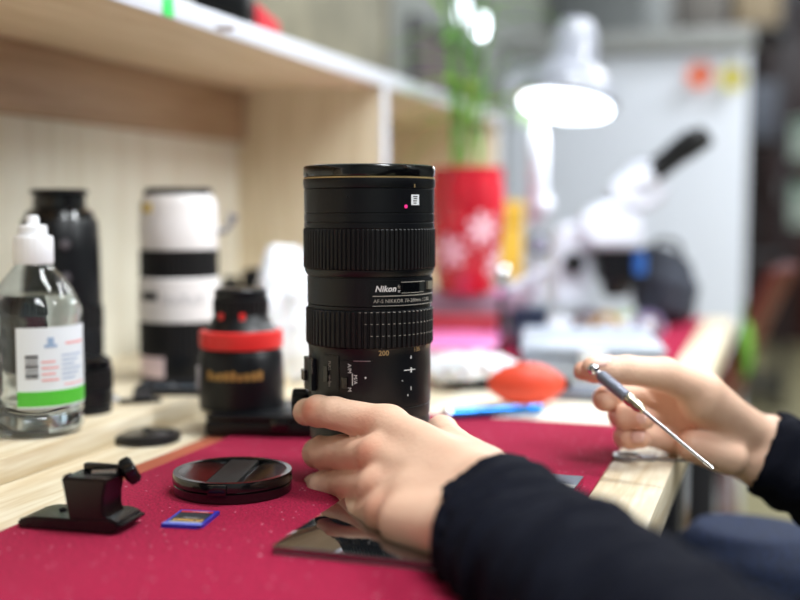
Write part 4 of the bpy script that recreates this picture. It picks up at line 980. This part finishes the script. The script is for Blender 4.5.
# ================================================================= PERSON
PR = Vector((.42, .68, 0))
person = thing('person', PR, 'seated person in navy sweatshirt and blue jeans holding the zoom lens and a small screwdriver', 'person')
def rel(p): return Vector(p) - PR
def wrapL(phi, R, py, r=None):
    ph = math.radians(phi); p = LC + R_ * (-R * math.sin(ph)) + D_ * (-R * math.cos(ph)); D = .745 - R * math.cos(ph)
    p.z = .933 - (py - 211) / F_PX * D; return p
mm = .001
LH = {
 'index': [(at(388, 427, .686), 12.8), (wrapL(25, .0500, 414), 10.0), (wrapL(41, .0490, 412), 10.0), (wrapL(66, .0450, 413), 8.4), (wrapL(80, .0440, 415), 6.8)],
 'middle': [(at(378, 457, .668), 12.0), (wrapL(22, .0430, 454), 11.0), (wrapL(50, .0375, 454), 11.2), (wrapL(80, .0355, 455), 9.8), (wrapL(125, .0355, 456), 7.6)],
 'ring': [(at(378, 489, .647), 11.5), (wrapL(20, .0440, 488), 10.2), (wrapL(50, .0378, 491), 11.2), (wrapL(80, .0360, 492), 10.2), (wrapL(125, .0355, 490), 7.2)],
 'little': [(at(386, 513, .622), 11.2), (at(364, 514, .652), 9.0), (at(352, 513, .676), 8.6), (at(347, 508, .700), 7.6), (at(352, 500, .722), 6.6)],
}
WL_r, WL_u = at(497, 491, .592), at(470, 533, .562)
thumbL = [(at(492, 476, .620), 15), (at(452, 450, .682), 13.5), (wrapL(-76, .0500, 433), 10.5), (wrapL(-110, .0490, 434), 9.2), (wrapL(-132, .0485, 432), 7.8)]
elbL = at(900, 870, .30); shL = Vector((.27, .42, .98))
def chain(P, ch, k=3):
    d = None
    for (a, ra), (b, rb2) in zip(ch[:-1], ch[1:]):
        e = cap_d(P, a, b, ra * mm, rb2 * mm); d = e if d is None else smin(d, e, k * mm)
    return d
def hand_sdf(P, F, thumb, carp, wr, wu, fore, palm_extra=(), wr_r=15.5):
    """F: finger chains; carp: matching carpal points near the wrist"""
    mid = (Vector(wr) + Vector(wu)) / 2
    palm = cap_d(P, wr, wu, wr_r * mm, (wr_r - 1) * mm)
    for nme, cp_ in zip(('index', 'middle', 'ring', 'little'), carp):
        palm = smin(palm, cap_d(P, F[nme][0][0], cp_, (F[nme][0][1]) * mm, 15.5 * mm), 7 * mm)
    for a, b, ra, rb2 in palm_extra: palm = smin(palm, cap_d(P, a, b, ra * mm, rb2 * mm), 9 * mm)
    palm = smin(palm, cap_d(P, wr, fore[0], (wr_r) * mm, 19 * mm), 12 * mm); palm = smin(palm, cap_d(P, wu, fore[1], (wr_r - 1) * mm, 19 * mm), 12 * mm)
    out = smin(palm, chain(P, thumb), 9 * mm)
    for nme in ('index', 'middle', 'ring', 'little'):
        f = chain(P, F[nme]); 
        out = np.minimum(smin(palm, f, 6 * mm), out)
    return out
def bounds(pts, pad):
    return [min(p[i] for p in pts) - pad for i in range(3)], [max(p[i] for p in pts) + pad for i in range(3)]
foreL = (Vector(WL_r).lerp(elbL, .45), Vector(WL_u).lerp(elbL, .45))
carpL = [WL_r.lerp(WL_u, t_) for t_ in (.05, .35, .65, .95)]
# metacarpals bulge towards the viewer (convex back of the hand)
exL = [(at(432, 470, .640), at(456, 495, .614), 14, 12.5), (at(415, 500, .618), at(440, 517, .596), 14, 12.5), (at(425, 447, .668), at(474, 473, .628), 12, 13), (at(402, 522, .598), at(446, 530, .570), 12.5, 12.5)]
ptsL = [p for ch in LH.values() for p, _ in ch] + [WL_r, WL_u, foreL[0], foreL[1]] + [p for p, _ in thumbL]
lo3, hi3 = bounds(ptsL, .020)
sdfL = lambda P: hand_sdf(P, LH, thumbL, carpL, WL_r, WL_u, foreL, exL)
VL, FL = surface_nets(sdfL, lo3, hi3, .0014)

RH = {
 'index': [(at(672, 394, .838), 11.5), (at(634, 383, .838), 9.0), (at(608, 374, .825), 8.6), (at(594, 372, .812), 7.8), (at(583, 371, .800), 7.0)],
 'middle': [(at(668, 407, .842), 11.5), (at(636, 394, .836), 9.4), (at(614, 396, .822), 9.0), (at(605, 399, .803), 8.6), (at(604, 400, .790), 8.0)],
 'ring': [(at(670, 423, .842), 11), (at(632, 413, .832), 8.8), (at(620, 415, .815), 8.6), (at(626, 418, .800), 8.0), (at(644, 420, .790), 7.2)],
 'little': [(at(676, 440, .836), 10), (at(640, 434, .826), 8.0), (at(625, 437, .812), 7.8), (at(630, 439, .800), 7.2), (at(642, 439, .793), 6.5)],
}
WR_r, WR_u = at(775, 440, .842), at(763, 468, .838)
thumbR = [(at(745, 428, .836), 13.5), (at(703, 391, .808), 14.5), (at(664, 374, .792), 11.8), (at(627, 370, .784), 10.2), (at(606, 369, .780), 9.2), (at(592, 368, .778), 7.8)]
elbR = Vector((.23, .90, .655)); shR = Vector((.29, .87, .97))
foreR = (Vector(WR_r).lerp(elbR, .4), Vector(WR_u).lerp(elbR, .4))
carpR = [WR_r.lerp(WR_u, t_) for t_ in (.05, .35, .65, .95)]
exR = [(at(700, 402, .810), at(738, 428, .832), 15.5, 14), (at(692, 446, .812), at(730, 458, .818), 11.5, 13), (at(690, 420, .835), at(720, 435, .832), 14, 14)]
ptsR = [p for ch in RH.values() for p, _ in ch] + [WR_r, WR_u, foreR[0], foreR[1]] + [p for p, _ in thumbR]
lo4, hi4 = bounds(ptsR, .020)
def sdfR(P):
    d = hand_sdf(P, RH, thumbR, carpR, WR_r, WR_u, foreR, exR, 14.5)
    for a, b in ((at(752, 432, .80), at(748, 474, .815)), (at(758, 430, .80), at(755, 476, .815)), (at(692, 372, .775), at(716, 420, .790))):   # wrist and thumb creases
        d = smax(d, -cap_d(P, a, b, .0016, .0016), .002)
    return d
VR, FR = surface_nets(sdfR, lo4, hi4, .0014)
# the rest of the body (forearms, arms, torso, neck and head) at a coarser grain
HD = Vector((.20, .655, 1.235))
def face_dir():
    d = (LC + Vector((0, 0, .80)) - HD); d.normalize(); return d
fd = face_dir(); sd = Vector((0, 0, 1)).cross(fd).normalized(); ud = fd.cross(sd).normalized()
RF = [[fd[i], sd[i], ud[i]] for i in range(3)]
def hp(f, s, u_): return HD + fd * f + sd * s + ud * u_
def sdfB(P):
    d = cap_d(P, foreL[0].lerp(foreL[1], .5), elbL, .024, .030); d = smin(d, cap_d(P, elbL, shL, .030, .050), .02)
    d2 = cap_d(P, foreR[0].lerp(foreR[1], .5), elbR, .026, .036); d2 = smin(d2, cap_d(P, elbR, shR, .040, .050), .02)
    ch = cap_d(P, (.40, .67, .55), (.30, .66, .90), .12, .11); ch = smin(ch, cap_d(P, shL, shR, .055, .055), .05)
    ch = smin(ch, cap_d(P, (.36, .58, .60), (.31, .56, .86), .10, .10), .04); ch = smin(ch, cap_d(P, (.36, .76, .60), (.31, .76, .86), .10, .10), .04)
    d = smin(d, ch, .03); d = smin(d, d2, .03)
    return smin(d, cap_d(P, (.29, .66, 1.0), (.235, .656, 1.16), .058, .052), .03)
VB, FB = surface_nets(sdfB, (-.10, .22, .40), (.56, 1.05, 1.20), .007)
def sdfH(P):
    d = ell_d(P, hp(-.018, 0, .035), (.098, .076, .088), RF); d = smin(d, ell_d(P, hp(.02, 0, -.03), (.062, .058, .080), RF), .03)
    d = smin(d, cap_d(P, hp(-.02, 0, -.06), (.245, .656, 1.08), .050, .054), .02)
    d = smin(d, cap_d(P, hp(.083, 0, .012), hp(.102, 0, -.018), .006, .010), .012)      # nose
    d = smin(d, cap_d(P, hp(.066, -.016, -.052), hp(.066, .016, -.052), .010, .010), .010)      # lips
    d = smin(d, cap_d(P, hp(.062, -.006, -.088), hp(.062, .006, -.088), .013, .013), .015)      # chin
    for s in (-1, 1):
        d = smax(d, -ell_d(P, hp(.088, s * .031, .014), (.016, .017, .012), RF), .010)          # sockets
        d = smin(d, ell_d(P, hp(.070, s * .031, .013), (.012, .013, .011), RF), .002)             # eyeballs under lids
        d = smin(d, cap_d(P, hp(.083, s * .018, .034), hp(.074, s * .044, .036), .005, .004), .008)   # brows
        d = smin(d, ell_d(P, hp(-.012, s * .078, -.006), (.018, .008, .030), RF), .006)           # ears
    return smax(d, -cap_d(P, hp(.083, -.020, -.053), hp(.083, .020, -.053), .0022, .0022), .003)
VH, FH = surface_nets(sdfH, tuple(HD - Vector((.15, .15, .17))), tuple(HD + Vector((.15, .15, .16))), .0035)
off = np.array(PR)
body = np_obj('body', [VL - off, VR - off, VB - off, VH - off], [FL, FR, FB, FH], M['skin'], person)
tag(body, 'bare skin of hands and wrists')
# redder knuckles and fingertips as a vertex attribute
co = np.concatenate([VL, VR, VB, VH]); fl_ = np.zeros(len(co), np.float32)
def flush(p, r, a):
    global fl_
    d = np.linalg.norm(co - np.array(p), axis=1); fl_ = np.maximum(fl_, a * np.exp(-(d / r) ** 2).astype(np.float32))
flush(wrapL(41, .060, 410), .008, .9); flush(LH['middle'][0][0] + Vector((-.004, -.012, .003)), .012, .75); flush(LH['ring'][0][0] + Vector((0, -.010, 0)), .012, .55)
flush(LH['little'][0][0] + Vector((0, -.01, 0)), .016, .6); flush(at(425, 540, .64), .028, .65); flush(LH['index'][4][0], .010, .5); flush(at(365, 425, .68), .010, .5)
for nme in ('index', 'middle', 'ring', 'little'): flush(RH[nme][-1][0], .011, .6)
flush(at(690, 440, .81), .02, .3); flush(thumbR[-1][0], .012, .35)
att = body.data.attributes.new('flush', 'FLOAT', 'POINT'); n_ = len(body.data.vertices)
att.data.foreach_set('value', fl_[:n_] if len(fl_) >= n_ else np.zeros(n_, np.float32))
# finger nails of the right hand (thumb nail is in view)
def nail(p, nrm, up, w_, l_):
    n = Vector(nrm).normalized(); u = Vector(up); u = (u - n * u.dot(n)).normalized(); s = u.cross(n)
    V = []; Fc = []; k = 6
    for i in range(k + 1):
        for j in range(k + 1):
            a = (i / k - .5) * 2; b = (j / k - .5) * 2; q = 1 - .25 * max(0, b) ** 2
            V.append(Vector(p) - PR + s * a * w_ * q * (1 - .1 * abs(b)) + u * b * l_ * (1 - .15 * a * a) - n * (w_ * .42 * a * a + l_ * .06 * b * b))
    for i in range(k):
        for j in range(k):
            a = i * (k + 1) + j; Fc.append((a, a + 1, a + k + 2, a + k + 1))
    o = mesh_obj('fingernail', V, Fc, M['nail'], person, 60); sm = o.modifiers.new('s', 'SOLIDIFY'); sm.thickness = .0006; sm.offset = -1; return o
tipd = (thumbR[-1][0] - thumbR[-3][0]).normalized(); camv = (CAM_LOC - thumbR[-1][0]).normalized()
nn = (Vector((0, 0, 1)) * .9 + camv * .55).normalized(); nail(thumbR[-2][0].lerp(thumbR[-1][0], .45) + nn * .0088, nn, tipd, .0062, .0075)
for nme, mixz in (('ring', .3), ('little', .3)):
    p = RH[nme][-1][0]; td = (RH[nme][-1][0] - RH[nme][-2][0]).normalized(); v = (CAM_LOC - p).normalized(); nn = (v - td * v.dot(td) + Vector((0, 0, mixz))).normalized()
    nail(p + nn * .0068, nn, td, .0046, .0052)

# sweatshirt
cuL = WL_r.lerp(WL_u, .5); dL = (elbL - cuL).normalized()
cuR = WR_r.lerp(WR_u, .5); dR = (elbR - cuR).normalized()
c0L = cuL - dL * .008; c0R = cuR - dR * .006
midL = cuL.lerp(elbL, .5)
def folds(P, a, b, amp, freq, tw):
    a = np.array(a); b = np.array(b); ax_ = (b - a) / np.linalg.norm(b - a)
    s = (P[0] - a[0]) * ax_[0] + (P[1] - a[1]) * ax_[1] + (P[2] - a[2]) * ax_[2]
    return amp * np.sin(freq * s + tw[0] * P[0] + tw[1] * P[1] + tw[2] * P[2] + wob(P, 25, 1.2, 6))
def sdfS(P):
    a = smin(cap_d(P, WL_r - dL * .010, foreL[0] + Vector((0, 0, -.004)), .0245, .029), cap_d(P, WL_u - dL * .010, foreL[1], .0240, .029), .012)
    a = smin(a, cap_d(P, cuL.lerp(elbL, .40), elbL, .038, .046), .02); a = smin(a, cap_d(P, elbL, shL, .046, .075), .02)
    sL = (P[0] - c0L[0]) * dL[0] + (P[1] - c0L[1]) * dL[1] + (P[2] - c0L[2]) * dL[2]
    a = a + (folds(P, cuL, elbL, .0034, 210, (60, -80, 90)) + wob(P, 60, .0032, 11)) * np.clip(sL / .03, 0, 1)
    r = smin(cap_d(P, WR_r - dR * .014, foreR[0], .0210, .040), cap_d(P, WR_u - dR * .014, foreR[1], .0205, .040), .012)
    r = smin(r, cap_d(P, foreR[0], elbR, .043, .060), .02); r = smin(r, cap_d(P, elbR, shR, .060, .076), .03)
    sR = (P[0] - c0R[0]) * dR[0] + (P[1] - c0R[1]) * dR[1] + (P[2] - c0R[2]) * dR[2]
    r = r + (folds(P, cuR, elbR, .0025, 190, (50, 60, -70)) + wob(P, 55, .0022, 12)) * np.clip(sR / .03, 0, 1)
    ch = cap_d(P, (.41, .67, .52), (.30, .66, .90), .150, .135); ch = smin(ch, cap_d(P, shL + Vector((.01, .03, .01)), shR + Vector((.01, -.03, .01)), .078, .078), .05)
    ch = smin(ch, cap_d(P, (.37, .57, .56), (.31, .56, .86), .125, .125), .04); ch = smin(ch, cap_d(P, (.37, .77, .56), (.31, .76, .86), .125, .125), .04)
    ch = smin(ch, cap_d(P, (.29, .66, .99), (.262, .66, 1.07), .075, .066), .04) + wob(P, 30, .006, 13)
    d = smin(smin(a, ch, .03), r, .03)
    # openings: cuffs, neck, hem
    ax1 = np.array(dL); d = smax(d, -((P[0] - c0L[0]) * ax1[0] + (P[1] - c0L[1]) * ax1[1] + (P[2] - c0L[2]) * ax1[2]) - 1e3 * (cap_d(P, c0L, c0L, .075, .075) > 0), .002)
    ax2 = np.array(dR); d = smax(d, -((P[0] - c0R[0]) * ax2[0] + (P[1] - c0R[1]) * ax2[1] + (P[2] - c0R[2]) * ax2[2]) - 1e3 * (cap_d(P, c0R, c0R, .065, .065) > 0), .002)
    d = smax(d, -smin(cap_d(P, WL_r - dL * .03, WL_r + dL * .02, .0175, .018), cap_d(P, WL_u - dL * .03, WL_u + dL * .02, .0170, .0175), .012), .002)
    d = smax(d, -smin(cap_d(P, WR_r - dR * .03, WR_r + dR * .02, .0175, .018), cap_d(P, WR_u - dR * .03, WR_u + dR * .02, .0170, .0175), .012), .002)
    return smax(smax(d, P[2] - 1.085 + 0 * P[0] + 0 * P[1], .004), .50 - P[2] + 0 * P[0], .006)
VS, FS = surface_nets(sdfS, (-.16, .22, .46), (.60, 1.08, 1.13), .0040)
ss = np_obj('sweatshirt', VS - off, FS, M['navy'], person); tag(ss, 'dark navy long-sleeved sweatshirt')
# raised stitched cuff hems
def sdfT(P):
    out = None
    for hip, knee, foot in (((.43, .58, .52), (.00, .52, .56), (.02, .50, .10)), ((.43, .78, .52), (-.02, 1.00, .598), (.02, 1.06, .10))):
        l = cap_d(P, hip, knee, .092, .070); l = smin(l, cap_d(P, knee, foot, .066, .052), .03); out = l if out is None else smin(out, l, .03)
    out = smin(out, cap_d(P, (.44, .60, .545), (.44, .76, .545), .115, .115), .05)
    out = smin(out, cap_d(P, (.43, .60, .56), (.41, .74, .60), .10, .10), .04)
    out = out + wob(P, 45, .004, 21)
    return smax(smax(out, .085 - P[2] + 0 * P[0], .004), P[2] - .66 + 0 * P[0], .004)
VT, FT = surface_nets(sdfT, (-.14, .38, .06), (.60, 1.16, .70), .0065)
np_obj('trousers', VT - off, FT, M['denim'], person)
for (fx, fy) in ((.02, .50), (.02, 1.06)):
    V, Fc = surface_nets(lambda P: smax(smin(cap_d(P, (fx, fy, .055), (fx - .13, fy, .035), .046, .036), cap_d(P, (fx, fy, .06), (fx, fy, .11), .045, .042), .02), .003 - P[2] + 0 * P[0], .003), (fx - .20, fy - .08, -.005), (fx + .08, fy + .08, .17), .005)
    np_obj('shoe', V - off, Fc, M['black_soft'], person)
def sdfHair(P):
    d = ell_d(P, hp(-.024, 0, .046), (.108, .088, .096), RF) + wob(P, 160, .0035, 30)
    d = smax(d, -ell_d(P, hp(.085, 0, -.020), (.085, .066, .085), RF), .008)
    cut = (P[0] - HD.x) * ud.x + (P[1] - HD.y) * ud.y + (P[2] - HD.z) * ud.z
    return smax(d, -cut - .045, .01)
V, Fc = surface_nets(sdfHair, tuple(HD - Vector((.16, .16, .17))), tuple(HD + Vector((.16, .16, .18))), .004)
np_obj('hair', V - off, Fc, M['hair'], person)
# stool
t = thing('stool', (.45, .68, 0), 'round black padded stool the person sits on', 'stool')
lo_('seat', [(.15, .385), (.165, .39), (.168, .415), (.155, .428), (.001, .43)], M['black_soft'], t, 48)
tb('post', [(0, 0, .08), (0, 0, .39)], .025, M['steel'], t, 20)
for i in range(5):
    a = 2 * PI * i / 5 + .3; tb('leg', [(0, 0, .09), (.24 * math.cos(a), .24 * math.sin(a), .055)], [.018, .014], M['leg'], t, 10)
    V, Fc = lathe([(.001, -.012), (.02, -.012), (.0245, -.006), (.0245, .006), (.02, .012), (.001, .012)], 20)
    MM = Matrix.Translation((.24 * math.cos(a), .24 * math.sin(a), .0247)) @ Matrix.Rotation(a + PI / 2, 4, 'Z') @ Matrix.Rotation(PI / 2, 4, 'Y'); mesh_obj('caster', [MM @ v for v in map(Vector, V)], Fc, M['black'], t)

# screwdriver held in the right hand
p0 = at(592, 368, .771); p1 = at(713, 469, .722); u = (p1 - p0); Ls = u.length; u.normalize()
t = thing('precision_screwdriver', p0, 'slim precision screwdriver with grey handle held in the right hand', 'screwdriver')
g = lambda s: u * s
def frac(px): return Ls * (px - 592) / (713 - 592)
tb('swivel_cap', [g(-.002), g(0), g(.0035), g(.005)], [.0028, .0042, .0042, .0025], M['chrome'], t, 24)
tb('neck', [g(.004), g(.008)], [.0022, .0024], M['steel'], t, 16)
V, Fc = tube([g(.007), g(.009), g(frac(628) - .001), g(frac(628))], [.0032, .0043, .0043, .0036], 24); mesh_obj('handle', V, Fc, mat('grey_knurl', (120, 124, 138), .35, metal=.5, bump=.6, bscale=900), t)
tb('collar', [g(frac(628)), g(frac(629)), g(frac(634)), g(frac(635)), g(frac(640)), g(frac(646))], [.0036, .0044, .0044, .0038, .0040, .0022], mat('brass_steel', (205, 198, 175), .2, metal=1), t, 24)
tb('blade', [g(frac(645)), g(Ls * .93)], [.0013, .0012], M['steel'], t, 14)
tb('tip', [g(Ls * .93), g(Ls * .96), g(Ls)], [.0013, .0015, .0011], M['chrome'], t, 14)
